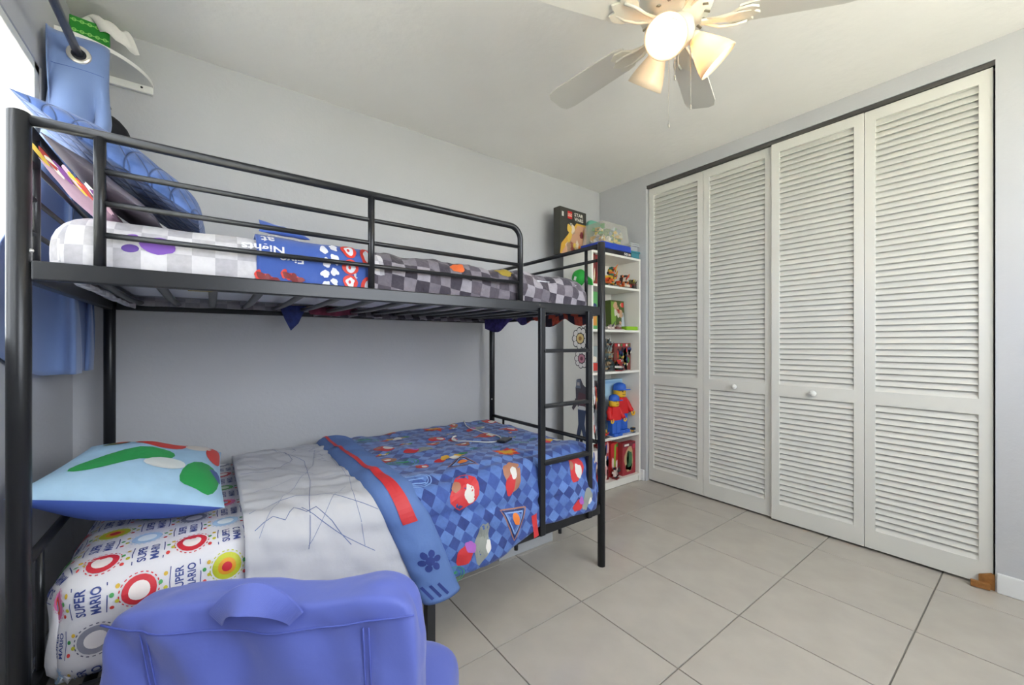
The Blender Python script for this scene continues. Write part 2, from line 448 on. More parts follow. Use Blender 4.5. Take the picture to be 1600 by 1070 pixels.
structure(wr_.build('wall_right'))
ci = MB()
ci.box((XR + 0.72, (CY0 + CY1) / 2, ZC / 2), (0.06, CY1 - CY0 + 0.5, ZC), M_inside)
ci.box((XR + 0.42, CY0 - 0.22, ZC / 2), (0.6, 0.06, ZC), M_inside)
ci.box((XR + 0.42, CY1 + 0.22, ZC / 2), (0.6, 0.06, ZC), M_inside)
ci.box((XR + 0.42, (CY0 + CY1) / 2, ZC + 0.03), (0.6, CY1 - CY0 + 0.5, 0.06), M_inside)
structure(ci.build('wall_closet'))

# floor: grout bed + one object per tile
fl = thing('floor', None, None); fl['kind'] = 'structure'
MB().box(((XL + XR + 0.7) / 2, (YB + YF) / 2, -0.034), (w + 0.72, h, 0.06), M_grout).build('grout_bed', fl)
M_tile = mat('porcelain_tile', (0.45, 0.418, 0.376), 0.18, mottle=0.05, mscale=7, bump=0.02, bscale=60)
S, X0, Y0, G = 0.4624, 0.856, 1.250, 0.0045
tile_cache = {}
for i in range(-4, 7):
    for j in range(-6, 4):
        a0, a1 = max(X0 + i * S, XL), min(X0 + (i + 1) * S, XR + 0.14)
        b0, b1 = max(Y0 + j * S, YF), min(Y0 + (j + 1) * S, YB)
        if a1 - a0 < 0.02 or b1 - b0 < 0.02: continue
        key = (round(a1 - a0, 3), round(b1 - b0, 3))
        if key not in tile_cache:
            o = MB().box((0, 0, -0.005), (key[0] - G, key[1] - G, 0.01), M_tile, bev=0.0012).build('tile', fl)
            tile_cache[key] = o.data
        else: o = link('tile', tile_cache[key], fl)
        o.location = ((a0 + a1) / 2, (b0 + b1) / 2, 0)

def baseboard(name, c, d):
    structure(MB().box(c, d, M_trim, bev=0.004).build(name))
baseboard('baseboard_back', ((XL + XR) / 2, YB - 0.0065, 0.046), (w - 0.03, 0.013, 0.09))
baseboard('baseboard_left', (XL + 0.0065, (YB + YF) / 2, 0.046), (0.013, h - 0.03, 0.09))
baseboard('baseboard_right', (XR - 0.0065, (YF + CY0) / 2, 0.046), (0.013, CY0 - YF - 0.01, 0.09))
baseboard('baseboard_closet_corner', (XR - 0.0065, (CY1 + YB) / 2, 0.046), (0.013, YB - CY1 - 0.03, 0.09))
structure(MB().box((XR + 0.018, (CY0 + CY1) / 2, CZ - 0.012), (0.02, CY1 - CY0, 0.024), M_track).box((XR + 0.050, (CY0 + CY1) / 2, CZ - 0.004), (0.05, CY1 - CY0, 0.008), M_track).build('trim_closet_track'))

# window with frame, sashes and glass
def window(name, loc, rz, ww, wh, glass):
    win = thing(name, None, None, loc, rz); win['kind'] = 'structure'
    fr = MB()
    for s_ in (-1, 1): fr.box((0, s_ * (ww / 2 - 0.025), wh / 2), (0.04, 0.05, wh), M_plastic_w, bev=0.003)
    fr.box((0, 0, 0.015), (0.04, ww, 0.03), M_plastic_w, bev=0.003); fr.box((0, 0, wh - 0.015), (0.04, ww, 0.03), M_plastic_w, bev=0.003)
    fr.box((0, 0.05, wh / 2), (0.034, 0.035, wh - 0.05), M_plastic_w, bev=0.003)
    fr.build('window_frame', win)
    for s_ in (-1, 1):
        MB().box((0.0, s_ * ww / 4 + 0.02, wh / 2), (0.006, ww / 2 - 0.03, wh - 0.05), glass).build('pane', win)
    MB().box((0.022, 0, 0.004), (0.03, ww - 0.004, 0.012), M_trim, bev=0.003).build('window_sill', win)
window('window_1', (XL - 0.024, (WIN_Y0 + WIN_Y1) / 2, WIN_Z0), 0, WIN_Y1 - WIN_Y0, WIN_Z1 - WIN_Z0, clear('frosted_window_glass', '#ffffff', 0.50, 0.3))
window('added_window', ((FW_X0 + FW_X1) / 2, YF - 0.075, FW_Z0), PI / 2, FW_X1 - FW_X0, FW_Z1 - FW_Z0, clear('added_window_glass', '#ffffff', 0.06, 0.05))  # unseen, added to brighten the room from the front wall

# closet doors: two bifold pairs, each leaf with its own louvre slats
LW = (CY1 - CY0 - 0.012) / 4; DT = 0.028; DZ0, DZ1 = 0.014, 2.432
STILE = 0.045; R_TOP, R_MID0, R_MID1, R_BOT = 2.372, 0.808, 0.884, 0.118
SP = 0.0334
slat_me = None
def leaf_mesh():
    mb = MB(); zc = (DZ0 + DZ1) / 2
    for s_ in (-1, 1): mb.box((0, s_ * (LW / 2 - STILE / 2 - 0.001), zc), (DT, STILE, DZ1 - DZ0), M_door, bev=0.002)
    iw = LW - 2 * STILE
    for a, b in ((DZ0, R_BOT), (R_MID0, R_MID1), (R_TOP, DZ1)): mb.box((0, 0, (a + b) / 2), (DT, iw + 0.004, b - a), M_door, bev=0.002)
    return mb
leaf_data = None
def bifold(name, ys, xs, yaws, knob_leaf):
    global slat_me, leaf_data
    d = thing(name, None, None, (XR + 0.03, (ys[0] + ys[1]) / 2, 0)); d['kind'] = 'structure'
    for q in (0, 1):
        if leaf_data is None:
            lf = leaf_mesh().build('leaf', d); leaf_data = lf.data
        else: lf = link('leaf', leaf_data, d)
        lf.location = (xs[q] - XR - 0.03, ys[q] - (ys[0] + ys[1]) / 2, 0); lf.rotation_euler.z = yaws[q]
        for z0, z1 in ((R_BOT, R_MID0), (R_MID1, R_TOP)):
            n = round((z1 - z0) / SP); p = (z1 - z0) / n
            for k in range(n):
                if slat_me is None:
                    s_ = MB().box((0, 0, 0), (0.043, LW - 2 * STILE + 0.006, 0.006), M_door, rot=RY(math.radians(-60)), bev=0.0015).build('slat', lf); slat_me = s_.data
                else: s_ = link('slat', slat_me, lf)
                s_.location = (0.002, 0, z0 + p * (k + 0.5))
        if q == knob_leaf:
            kb = MB().lathe([(0.0001, 0), (0.009, 0), (0.008, 0.012), (0.017, 0.018), (0.0185, 0.025), (0.014, 0.033), (0.0001, 0.035)], M_plastic_w, 18, (-DT / 2, 0, 0.846), RY(-PI / 2)).build('knob', lf)
    return d
yc = [CY1 - 0.006 - LW * (k + 0.5) for k in range(4)]
bifold('door_1', (yc[0], yc[1]), (XR + 0.046, XR + 0.046), (0.010, -0.006), 1)
bifold('door_2', (yc[2], yc[3]), (XR + 0.026, XR + 0.030), (0.014, -0.008), 0)
tag(MB().box((XR - 0.012, CY0 + 0.045, 0.016), (0.022, 0.06, 0.026), M_wood, rot=RZ(0.15), bev=0.002).build('wood_scrap'), 'small raw wood scrap lying flat at the bottom corner of the closet door', 'wood scrap')
tag(MB().prism([(0, 0), (0.05, 0), (0.05, 0.055), (0.012, 0.075), (0, 0.07)], 0.016, M_wood, Matrix.Translation((XR + 0.002, CY0 + 0.001, 0.001)) @ RX(PI / 2) @ RY(PI / 2)).build('wood_wedge'), 'upright splintered orange wood wedge against the closet jamb by the baseboard', 'wood wedge')

# ================================================================== BUNK BED
BX0, BX1, BY0, BY1 = -0.347, 1.613, 1.39, 2.40
bed = thing('bunk_bed', 'black tubular metal twin bunk bed with ladder and guard rails', 'bunk bed', (0, 0, 0))
PH = 1.668
for x, y in ((BX0, BY0), (BX1, BY0), (BX0, BY1), (BX1, BY1)):
    MB().tube([(x, y, 0), (x, y, PH - 0.004), (x, y, PH)], [0.0195, 0.0195, 0.015], M_black, 16).build('post', bed)
def rail(name, a, b, hgt, th, parent=bed):
    a, b = Vector(a), Vector(b); d = b - a
    return MB().box((a + b) / 2, (d.length, th, hgt), M_black, rot=RZ(math.atan2(d.y, d.x)), bev=0.004).build(name, parent)
for z in (1.311, 0.300):
    for y in (BY0, BY1): rail('side_rail', (BX0 + .02, y, z), (BX1 - .02, y, z), 0.044 if z > 1 else 0.05, 0.024)
    for x in (BX0, BX1): rail('end_rail', (x, BY0 + .02, z), (x, BY1 - .02, z), 0.044, 0.024)
GR = 0.0105
def guard(y):
    g = MB(); r = 0.055; x1 = 1.083; top = 1.652
    pts = [(BX0 + .018, y, top), (x1 - r, y, top)] + [(x1 - r + r * math.sin(q), y, top - r + r * math.cos(q)) for q in [PI / 2 * k / 8 for k in range(1, 9)]] + [(x1, y, 1.33)]
    g = MB().tube(pts, 0.0125, M_black, 12).build('guard_rail', bed)
    for x in (-0.218, 0.438): MB().tube([(x, y, 1.33), (x, y, top)], 0.0115, M_black, 10).build('upright', g)
    for z in (1.566, 1.488, 1.410): MB().tube([(-0.218, y, z), (x1, y, z)], 0.0075, M_black, 8).build('bar', g)
guard(BY0)
g = MB().tube([(BX0, BY1, 1.652), (BX1, BY1, 1.652)], 0.0125, M_black, 12).build('guard_rail', bed)
for x in (-0.1, 0.63, 1.36): MB().tube([(x, BY1, 1.33), (x, BY1, 1.652)], 0.0105, M_black, 8).build('upright', g)
MB().tube([(BX0, BY1, 1.50), (BX1, BY1, 1.50)], 0.0075, M_black, 8).build('bar', g)
for x in (BX0, BX1):
    g = MB().tube([(x, BY0, 1.652), (x, BY1, 1.652)], 0.0115, M_black, 10).build('head_rail', bed)
    for y in (BY0 + 0.105, BY1 - 0.105): MB().tube([(x, y, 1.33), (x, y, 1.652)], 0.0095, M_black, 8).build('upright', g)
    for z in ((1.578,) if x > 0 else (1.578, 1.495, 1.412)): MB().tube([(x, BY0, z), (x, BY1, z)], 0.0085 if x > 0 else 0.0065, M_black, 8).build('bar', g)
    l = MB().tube([(x, BY0, 0.632), (x, BY1, 0.632)], 0.0115, M_black, 10).build('foot_rail', bed)
    for y in (BY0 + 0.14, BY1 - 0.14): MB().tube([(x, y, 0.32), (x, y, 0.632)], 0.008, M_black, 8).build('upright', l)
lad = MB()
LX0, LX1 = 1.188, 1.497
for x in (LX0, LX1): lad.box((x, BY0 - 0.022, (1.30 + 0.29) / 2), (0.030, 0.020, 1.02), M_black, bev=0.003)
lad = lad.build('ladder', bed)
for z in (1.112, 0.862, 0.606): MB().box(((LX0 + LX1) / 2, BY0 - 0.022, z), (LX1 - LX0 - 0.012, 0.034, 0.017), M_black, bev=0.005).build('rung', lad)
for x, y in ((0.652, BY0 - 0.002), (0.652, BY1)):
    l = MB().box((x, y, 0.138), (0.034, 0.034, 0.276), M_black, bev=0.003).build('support_leg', bed)
    MB().lathe([(0.0001, 0.003), (0.004, 0.002), (0.005, 0)], M_screw, 10, (x + 0.006, y - 0.017, 0.03), RX(PI / 2)).build('screw', l)
for z in (0.085, 0.12, 0.64): pass
for x in (1.06, 1.32): MB().tube([(x, BY0, 0.25), (x, BY0, 0.278)], 0.009, M_black, 8).build('bolt', bed)
for (x, y, z) in ((BX0 + 0.019, BY0 - 0.006, 1.355), (BX1 - 0.012, BY1 - 0.016, 0.75)):
    MB().lathe([(0.0001, 0.003), (0.004, 0.002), (0.0055, 0)], M_screw, 10, (x, y, z), RX(PI / 2)).build('screw', bed)
# slats: bowed flat steel tubes, the upper set seen from underneath
for zz in (1.322, 0.292):
    sl = None
    for k in range(15):
        x = BX0 + 0.10 + k * (BX1 - BX0 - 0.2) / 14
        if sl is None:
            s_ = MB().tube([(0, BY0 + 0.01 + (BY1 - BY0 - 0.02) * t / 10, -0.010 * math.sin(PI * t / 10)) for t in range(11)], 0.0135, M_black, 8, flat=0.7).build('slat', bed); sl = s_.data
        else: s_ = link('slat', sl, bed)
        s_.location = (x, 0, zz)

# ================================================================== MATTRESSES AND BEDDING
MX, MY = 0.633, 1.895
def mattress(z0, z1, label):
    c = Cloth((MX, MY, z1), (0.948, 0.468), 0.06, z1 - z0, 0.04, 0.09)
    e = 0.30
    mb = c.grid(-0.948 - e, 0.948 + e, -0.468 - e, 0.468 + e, M_mattress, 0.05)
    mb.box((MX, MY, z0 + 0.02), (1.80, 0.86, 0.03), M_mattress, bev=0.01)
    return tag(mb.build('mattress'), label, 'mattress')
mattress(0.318, 0.572, 'white twin mattress on the lower bunk slats under the lettered sheet')
mattress(1.344, 1.462, 'white twin mattress on the upper bunk slats, its underside showing from below')

# ---- lower fitted sheet with lettering and roundels
ZS = 0.574
def wr_low(a, b):
    e = 1.0 if b < -0.40 else 0.35
    return 0.006 * nz(a * 7, b * 7, 3) + 0.005 * e * nz(a * 4, b * 16 + a * 9, 8) + 0.008 * math.exp(-((b + 0.50 + 0.25 * (a + 0.9)) / 0.03) ** 2) * (1 if a < -0.4 else 0)
low = Cloth((MX, MY, ZS), (0.952, 0.480), 0.07, 0.255, 0.04, 0.09, 0.006, lambda a, b: wr_low(a, b) * (1 - .8 * sm(a, -.5, -.3)))
sheet = low.grid(-1.19, 1.19, -0.72, 0.72, M_sheet, 0.02).build('fitted_sheet')
tag(sheet, 'white fitted sheet with navy lettering and coloured roundels on the lower bunk', 'bed sheet')
pr = Print(low.pt)
navy = pal('#3a4a8e')
RCOL = ['#cf2c3a', '#a9c9e8', '#4da64a', '#8d8fa0', '#c3c832', '#e070a8', '#e08a2c']
ICOL = ['#f0e6e2', '#dfeaf4', '#d8ecd2', '#e6e2e6', '#e5a02a', '#e5542a', '#f4efc8']
rows = [(0.42 - 0.0935 * k, k % 2) for k in range(13)]
n_ = 0
for sy, par in rows:
    for i in range(7):
        sx = -0.965 + 0.092 * i + (0.012 if par else 0)
        if (i + par) % 2 == 1:
            for q, tx in enumerate(('SUPER', 'MARIO')):
                pr.text(tx, sx - 0.013 + 0.026 * q, sy, 0.0185, navy, PI / 2, 0.060)
            for q in (-1, 1): pr.line([(sx + q * 0.031, sy - 0.034), (sx + q * 0.033, sy), (sx + q * 0.031, sy + 0.034)], 0.0020, navy)
        else:
            k = (0, 1, 2, 3, 0, 4, 1, 5, 2, 0, 3, 6)[n_ * 5 % 12]; n_ += 1
            pr.ring(sx, sy, 0.0375, 0.0400, pal(RCOL[k] if k != 3 else '#5c5f78'), dash=True, n=44)
            pr.oval(sx, sy, 0.034, 0.034, pal(RCOL[k]))
            pr.oval(sx, sy, 0.021, 0.021, pal(ICOL[k]), k=1)
            if k >= 4: pr.oval(sx, sy, 0.012, 0.012, pal(RCOL[(k + 3) % 7]), k=2)
        for q, cc in enumerate(('#d8433f', '#c9c23a', '#4aa05a', '#d8b23a')):
            pr.oval(sx + 0.046 + (0.005 if q % 2 else -0.005), sy - 0.024 + 0.015 * q, 0.0045, 0.005, pal(cc), n=10)
pr.build('printed_lettering', sheet)

# ---- lower comforter: checked main panel, turned-back pale lining, blue hem
com = thing('comforter', 'blue checked comforter with colourful motifs and turned-back pale lining on the lower bunk', 'comforter', (MX, MY, 0.33))
inv = Matrix.Translation((-MX, -MY, -0.33))
def child_space(o): o.matrix_parent_inverse = inv; return o
def wr_com(a, b):
    w_ = 0.014 * nz(a * 4.5 + 5, b * 4.5, 1) + 0.009 * nz(a * 13, b * 11, 4) + 0.007 * nz(a * 6 + b * 14, b * 5 - a * 4, 9) * sm(-b, 0.3, 0.5)
    for s0, sl_ in ((-0.435, 0.06), (-0.60, -0.10)):
        w_ -= 0.013 * math.exp(-((b - s0 - sl_ * (a - 0.3)) / 0.016) ** 2) * sm(a, -0.05, 0.1) * (1 - sm(a, 0.55, 0.85))
    w_ += 0.016 * math.exp(-((b + 0.52 - 0.1 * a) / 0.06) ** 2)
    return w_ + 0.004 * nz(a * 24, b * 22, 14)
def skew_com(p, a, b, d):
    if d > 0 and b < 0:
        p = p.copy(); p.x += 0.22 * d * (1 - sm(a, 0.0, 0.6)); p.y -= 0.035 * min(1, d / 0.2)
    return p
duv = Cloth((MX, MY, 0.612), (0.955, 0.492), 0.085, 0.33, 0.0, 0.08, 0.012, wr_com, skew_com)
M_check = check_mat('blue_check_cloth', (['#5373b4', '#5d7ebf', '#4e6cae'], ['#2b3f80', '#334a8e', '#3b569c']), 0.042, PI / 4)
def duv_edge(a, b):
    lo = duv.side(0.36 - 0.075 * sm(a, 0.15, 0.55) + 0.012 * nz(a * 5, 2))
    if b < -0.3: b = -0.3 + (b + 0.3) * (lo + 0.3) / (-0.80 + 0.3)
    return a, b
main = child_space(duv.grid(-0.055, 1.14, -0.80, 0.60, M_check, 0.013, 0.012, duv_edge).build('quilt_panel', com))
pr = Print(duv.pt)
cr, cw, cg, cy_, cgr, cb, cp, cbr, co = [pal(c) for c in ('#c93238', '#d9d6d2', '#2f8a58', '#d8a83a', '#8f948f', '#86a9dd', '#a860b8', '#a8745c', '#dd7a30')]
def motif(kind, a, b, s_, ang):
    pr = Print(duv.pt); sd = a * 7 + b * 3
    if kind == 0:      # red patch with a pale inset
        pr.oval(a, b, s_, s_ * 0.72, cr, ang, 0, wob=0.35, seed=sd); pr.oval(a + s_ * .25, b - s_ * .12, s_ * .48, s_ * .34, cw, ang + .6, 1, wob=0.4, seed=sd + 2)
        pr.oval(a - s_ * .45, b + s_ * .3, s_ * .3, s_ * .2, cbr, ang, 1, wob=.3, seed=sd)
    elif kind == 1:    # grey and red leaf pair
        pr.oval(a + s_ * .55, b, s_ * .95, s_ * .5, cgr, ang + .5, 0, wob=0.4, seed=sd); pr.oval(a - s_ * .55, b - s_ * .25, s_ * .55, s_ * .42, cr, ang, 1, wob=0.25, seed=sd)
        pr.oval(a - s_ * .15, b + s_ * .05, s_ * .26, s_ * .34, cp, ang, 2, wob=0.3, seed=sd); pr.oval(a + s_ * .9, b - s_ * .2, s_ * .3, s_ * .16, cw, ang + .5, 2, wob=.3, seed=sd)
    elif kind == 2:    # green outlined badge
        for q in (1.0, .78, .5): pr.ring(a, b, s_ * q * 0.93, s_ * q, cg, n=24, sq=0.5)
        pr.line([(a - s_ * .4, b), (a + s_ * .4, b + s_ * .05)], s_ * .16, cg)
    elif kind == 3:    # yellow burst
        pr.star(a, b, s_ * 1.0, cr, 7, 0.62, ang); pr.star(a, b, s_ * .8, co, 7, 0.6, ang + .3, 1); pr.oval(a, b, s_ * .45, s_ * .4, cy_, ang, 2, wob=.3, seed=sd)
    elif kind == 4:    # yellow-green cluster
        for q in range(5): pr.oval(a + s_ * .42 * (q - 2), b + s_ * .25 * math.sin(q * 2.1), s_ * .36, s_ * .26, (cr, cy_, cw, cy_, cg)[q], ang + q, q % 3, wob=.4, seed=sd + q)
    elif kind == 5:    # pale triangle / crest outline
        for q in range(3):
            t = [(a + s_ * (1 - .16 * q) * math.cos(ang + 2 * PI * k / 3), b + s_ * (1 - .16 * q) * math.sin(ang + 2 * PI * k / 3)) for k in (0, 1, 2, 0)]
            pr.line(t, s_ * .06, (cbr, pal('#1d2c5c'), cb)[q])
        pr.oval(a + s_ * .1, b, s_ * .2, s_ * .3, co, ang, 1, wob=.3, seed=sd)
    elif kind == 6:    # pale blue badge
        for q in (1.0, .8): pr.ring(a, b, s_ * q * .93, s_ * q, cb, n=24, sq=.62)
        for q in (-.3, 0, .3): pr.line([(a - s_ * .5, b + s_ * q), (a + s_ * .5, b + s_ * q)], s_ * .08, cb)
    else:              # tan and red spots
        pr.oval(a, b, s_ * .8, s_ * .55, cbr, ang, 0, wob=.4, seed=sd); pr.oval(a - s_ * .3, b - s_ * .4, s_ * .55, s_ * .32, cr, ang, 1, wob=.3, seed=sd); pr.oval(a + s_ * .1, b + s_ * .1, s_ * .3, s_ * .2, cw, ang, 2, wob=.3, seed=sd)
    pr.build('printed_motif', main)
sd0 = duv.side(0)
for kind, a, b, s_, ang in [
    (0, .155, -.515, .068, .5), (7, .40, -.50, .075, 1.0), (1, .14, -.72, .085, .7), (5, .375, -.665, .085, .4), (0, .775, -.535, .062, 1.2), (1, .80, -.68, .06, .5),
    (2, .02, -.80, .06, 0), (6, -.005, -.43, .065, 0), (5, .24, -.36, .075, 1.2), (3, .50, -.33, .07, 0), (4, .25, -.26, .075, 0), (2, .04, -.19, .075, 0),
    (0, .05, .07, .055, 2.0), (1, .17, -.05, .07, 0.2), (7, -.01, -.13, .055, .4), (0, .36, .12, .05, .3), (4, .18, .26, .075, .4), (2, .02, .30, .08, 0),
    (7, .42, -.06, .05, 0), (3, .44, .33, .07, .5), (0, .62, .02, .06, .2), (2, .66, -.22, .06, 0), (4, .85, -.30, .075, .3), (0, .80, .06, .055, 2), (1, .66, .22, .06, .1),
    (7, .60, .38, .05, 1), (0, .86, .36, .06, 0), (3, .20, .43, .05, 0), (2, .62, .45, .06, 0), (6, .50, -.18, .055, .3), (1, .92, -.1, .06, 0), (7, .30, .05, .045, 0), (3, .92, .20, .05, 0)]:
    motif(kind, a, b, s_, ang)
rm = random.Random(11)
for k in range(26):
    motif(rm.choice([0, 2, 3, 4, 6, 7, 6, 2]), rm.uniform(.0, .92), rm.uniform(-.30, .46), rm.uniform(.022, .036), rm.uniform(0, 3))
pr.rect(.50, -.72, .035, .10, cr, .1)
pr.build('printed_motif', main)
def wr_flap(a, b):
    return 0.010 * nz(a * 6, b * 6, 12) + 0.010 * nz(a * 18 + b * 7, b * 5, 2) + 0.008 * nz(a * 7 + b * 18, b * 7, 6) + .004 * nz(a * 34 + b * 9, b * 20, 3)
def skew_flap(p, a, b, d):
    if d > 0 and b < 0: p = p.copy(); p.x += 0.45 * d * sm(a, -.5, -.15); p.y -= 0.03 * min(1, d / .2)
    return p
flap = Cloth((MX, MY, 0.610), (0.955, 0.492), 0.085, 0.33, 0.0, 0.08, 0.01, wr_flap, skew_flap)
child_space(flap.grid(-0.555, -0.175, -0.80, 0.56, M_flap, 0.011, 0.010).build('turned_back_lining', com))
pr = Print(flap.pt); ink = pal('#66749e'); ink2 = pal('#8a94b0')
for pts, w_, m_ in [([(-.54, -.42), (-.45, -.36), (-.32, -.40), (-.19, -.50)], .0022, ink), ([(-.54, .05), (-.43, .02), (-.34, .16), (-.36, .33), (-.44, .44)], .002, ink),
                    ([(-.52, -.50), (-.42, -.30), (-.28, .02), (-.22, .30)], .0018, ink2), ([(-.40, -.56), (-.33, -.20), (-.30, .10), (-.40, .40)], .0018, ink),
                    ([(-.27, -.60), (-.20, -.25), (-.19, .10)], .002, ink2), ([(-.55, -.22), (-.38, -.14), (-.19, -.20)], .0018, ink2),
                    ([(-.53, -.48), (-.48, -.45), (-.45, -.47), (-.42, -.43), (-.39, -.46), (-.36, -.45), (-.33, -.50), (-.30, -.58)], .0024, ink),
                    ([(-.40, -.44), (-.25, -.62)], .0022, ink), ([(-.54, .20), (-.30, -.10)], .0016, ink2), ([(-.24, -.35), (-.40, -.55)], .0018, ink2),
                    ([(-.36, .30), (-.30, .33), (-.31, .38), (-.25, .40)], .002, ink)]: pr.line(pts, w_, m_)
for k in range(9): pr.line([(-.235 - .012 * (k % 3), .06 + .035 * k), (-.215, .075 + .035 * k), (-.225, .085 + .035 * k)], .0022, ink)
child_space(pr.build('printed_lines', com))
def wr_band(a, b):
    t = (a + .185) / .155
    return 0.03 * math.sin(PI * min(1, max(0, t))) ** 0.6 + 0.010 * nz(a * 9, b * 7, 21) + 0.008 * nz(a * 16 + b * 9, b * 11, 2)
def skew_band(p, a, b, d):
    if d > 0 and b < 0: p = p.copy(); p.x += 0.40 * d; p.y -= 0.035 * min(1, d / .2)
    return p
band = Cloth((MX, MY, 0.612), (0.955, 0.494), 0.085, 0.33, 0.0, 0.08, 0.012, wr_band, skew_band)
child_space(band.grid(-0.185, -0.030, -0.86, 0.50, M_band, 0.012, 0.012).build('hem_band', com))
pr = Print(band.pt)
pr.line([(-.150, .47), (-.140, .10), (-.135, -.25)], .010, cr, 4, w2=.016); pr.line([(-.134, -.25), (-.115, -.56)], .018, cr, 4, .01, w2=.055)
dk = pal('#2c3f86')
for k in range(6): pr.line([(-.07 + .012 * (k % 2), .40 - .12 * k), (-.055, .36 - .12 * k)], .004, dk)
for q in range(6): pr.oval(-.105 + .030 * math.cos(q * PI / 3), -.70 + .030 * math.sin(q * PI / 3), .015, .013, dk, q, n=12)
pr.oval(-.105, -.70, .018, .018, dk, n=12)
for q in (-1, 0, 1): pr.line([(-.14 + .03 * q, -.79), (-.12 + .03 * q, -.84)], .012, dk)
child_space(pr.build('printed_trim', com))

# ---- lower pillow
M_pil = mat('pale_blue_pillowcase', '#a3c6e2', 0.8, bump=0.25, bscale=20, mottle=.06, mscale=14)
M_pilb = mat('blue_pillow_back', '#4460b4', 0.8, bump=0.2, bscale=20)
mb, put = pillow([(-.39, 1.465, .78), (.035, 1.575, .622), (.035, 2.19, .665), (-.325, 1.95, .795)], .065, .105, M_pil, M_pilb, 30, .012, 2)
pw = tag(mb.build('pillow'), 'pale blue pillow with red and green print on the lower bunk', 'pillow')
pr = Print(put)
def patch(pts, c, k=0):
    o = []
    for i in range(len(pts)):           # smooth closed outline
        p0, p1, p2 = pts[i - 1], pts[i], pts[(i + 1) % len(pts)]
        for t in (0, .33, .66):
            a = ((p0[0] + p1[0]) / 2, (p0[1] + p1[1]) / 2); b = ((p1[0] + p2[0]) / 2, (p1[1] + p2[1]) / 2)
            o.append(tuple((1 - t) ** 2 * a[q] + 2 * t * (1 - t) * p1[q] + t * t * b[q] for q in (0, 1)))
    pr.blob(o, pal(c), k, 6)
patch([(.08, .20), (.16, .46), (.40, .60), (.60, .56), (.60, .42), (.36, .38), (.22, .18)], '#2f9a52')
patch([(.66, .14), (.70, .42), (.90, .46), (.97, .24), (.90, .02), (.78, .10)], '#2f9a52')
patch([(.84, .36), (.97, .40), (.97, .20), (.93, .24)], '#40589a', 1)
patch([(.40, .36), (.54, .46), (.68, .40), (.70, .28), (.52, .24)], '#d9dfe0', 1)
patch([(.26, .74), (.34, .97), (.60, .98), (.70, .86), (.62, .66), (.44, .58)], '#d8362c')
patch([(.62, .76), (.72, .92), (.86, .88), (.88, .74), (.74, .66)], '#dcd3cc', 1)
patch([(.80, .70), (.90, .90), (.98, .86), (.98, .52), (.88, .50)], '#cf3a30', 1)
patch([(.08, .72), (.14, .92), (.26, .90), (.24, .74)], '#5a6a3a')
patch([(.14, .78), (.20, .90), (.26, .80)], '#c84a3a', 1)
pr.build('printed_patches', pw)

# ---- white cable with dark plug lying on the lower comforter
def on_duv(x, y, l=0.006): return duv.pt(x - MX, y - MY, l)
pts = []
ctrl = [(1.34, 2.33), (1.27, 2.16), (1.26, 2.0), (1.28, 1.86), (1.25, 1.775), (1.18, 1.76), (1.12, 1.80), (1.07, 1.88), (1.05, 1.95), (1.08, 1.99)]
for i in range(len(ctrl) - 1):
    p0, p1, p2, p3 = ctrl[max(0, i - 1)], ctrl[i], ctrl[i + 1], ctrl[min(len(ctrl) - 1, i + 2)]
    for t in (0, .25, .5, .75):
        pts.append(on_duv(*[0.5 * (2 * p1[q] + (p2[q] - p0[q]) * t + (2 * p0[q] - 5 * p1[q] + 4 * p2[q] - p3[q]) * t * t + (3 * p1[q] - p0[q] - 3 * p2[q] + p3[q]) * t ** 3) for q in (0, 1)]))
cb_ = thing('charging_cable', 'thin white charging cable looped across the blue comforter', 'cable', pts[0])
ci_ = Matrix.Translation(-Vector(pts[0]))
o = MB().tube(pts, 0.003, M_plastic_w, 6).build('cord', cb_); o.matrix_parent_inverse = ci_
o = MB().tube([pts[-1], on_duv(1.10, 2.0)], 0.005, M_plastic_w, 8).build('plug', cb_); o.matrix_parent_inverse = ci_
q_ = on_duv(1.25, 1.74, 0.008)
tag(MB().box(q_, (0.085, 0.05, 0.012), mat('dark_device', '#23262c', 0.35), rot=RZ(.5), bev=0.004).build('phone'), 'small dark device beside the white cable on the comforter', 'device')

# ---- upper bunk: sheet, blue blanket, grey comforter
ZU = 1.466
def wr_up(a, b): return 0.006 * nz(a * 8, b * 8, 31) + 0.004 * nz(a * 5 + b * 16, b * 6, 3)
ups = Cloth((MX, MY, ZU), (0.955, 0.473), 0.075, 0.162, 0.055, 0.10, 0.006, wr_up)
M_upsheet = check_mat('grey_check_sheet', (['#c9c7cc', '#d2d0d4'], ['#b1afb6', '#b7b5ba', '#aba9b1']), 0.052, 0.0, bump=0.12)
us = ups.grid(-1.16, -0.14, -0.60, 0.60, M_upsheet, 0.02).build('fitted_sheet')
tag(us, 'pale grey checked fitted sheet on the upper bunk mattress', 'bed sheet')
pr = Print(ups.pt)
sdu = ups.side(0)
pu, puk, rd, rdk = pal('#7a4fb0'), pal('#5a3a90'), pal('#cf3a34'), pal('#7c2a2c')
pr.oval(-.745, -.505, .036, .022, pu, -.05, wob=.3, seed=1); pr.oval(-.80, -.49, .016, .009, pu, .5); pr.oval(-.80, -.518, .017, .010, puk, .1)
for a, b, s_ in ((-.905, -.60, .026), (-.545, -.592, .03)):
    for q in range(7): pr.oval(a + s_ * (q - 3) * .42, b - s_ * .12 * (q - 3) + .012 * nz(q * 2.1, a * 9), s_ * .4, s_ * .22, rd if q % 2 else rdk, q * .7, q % 3, wob=.4, seed=q + a)
pr.oval(-.66, -.632, .03, .007, pal('#b09a34'), .1, wob=.4, seed=5)
pr.build('printed_patches', us)

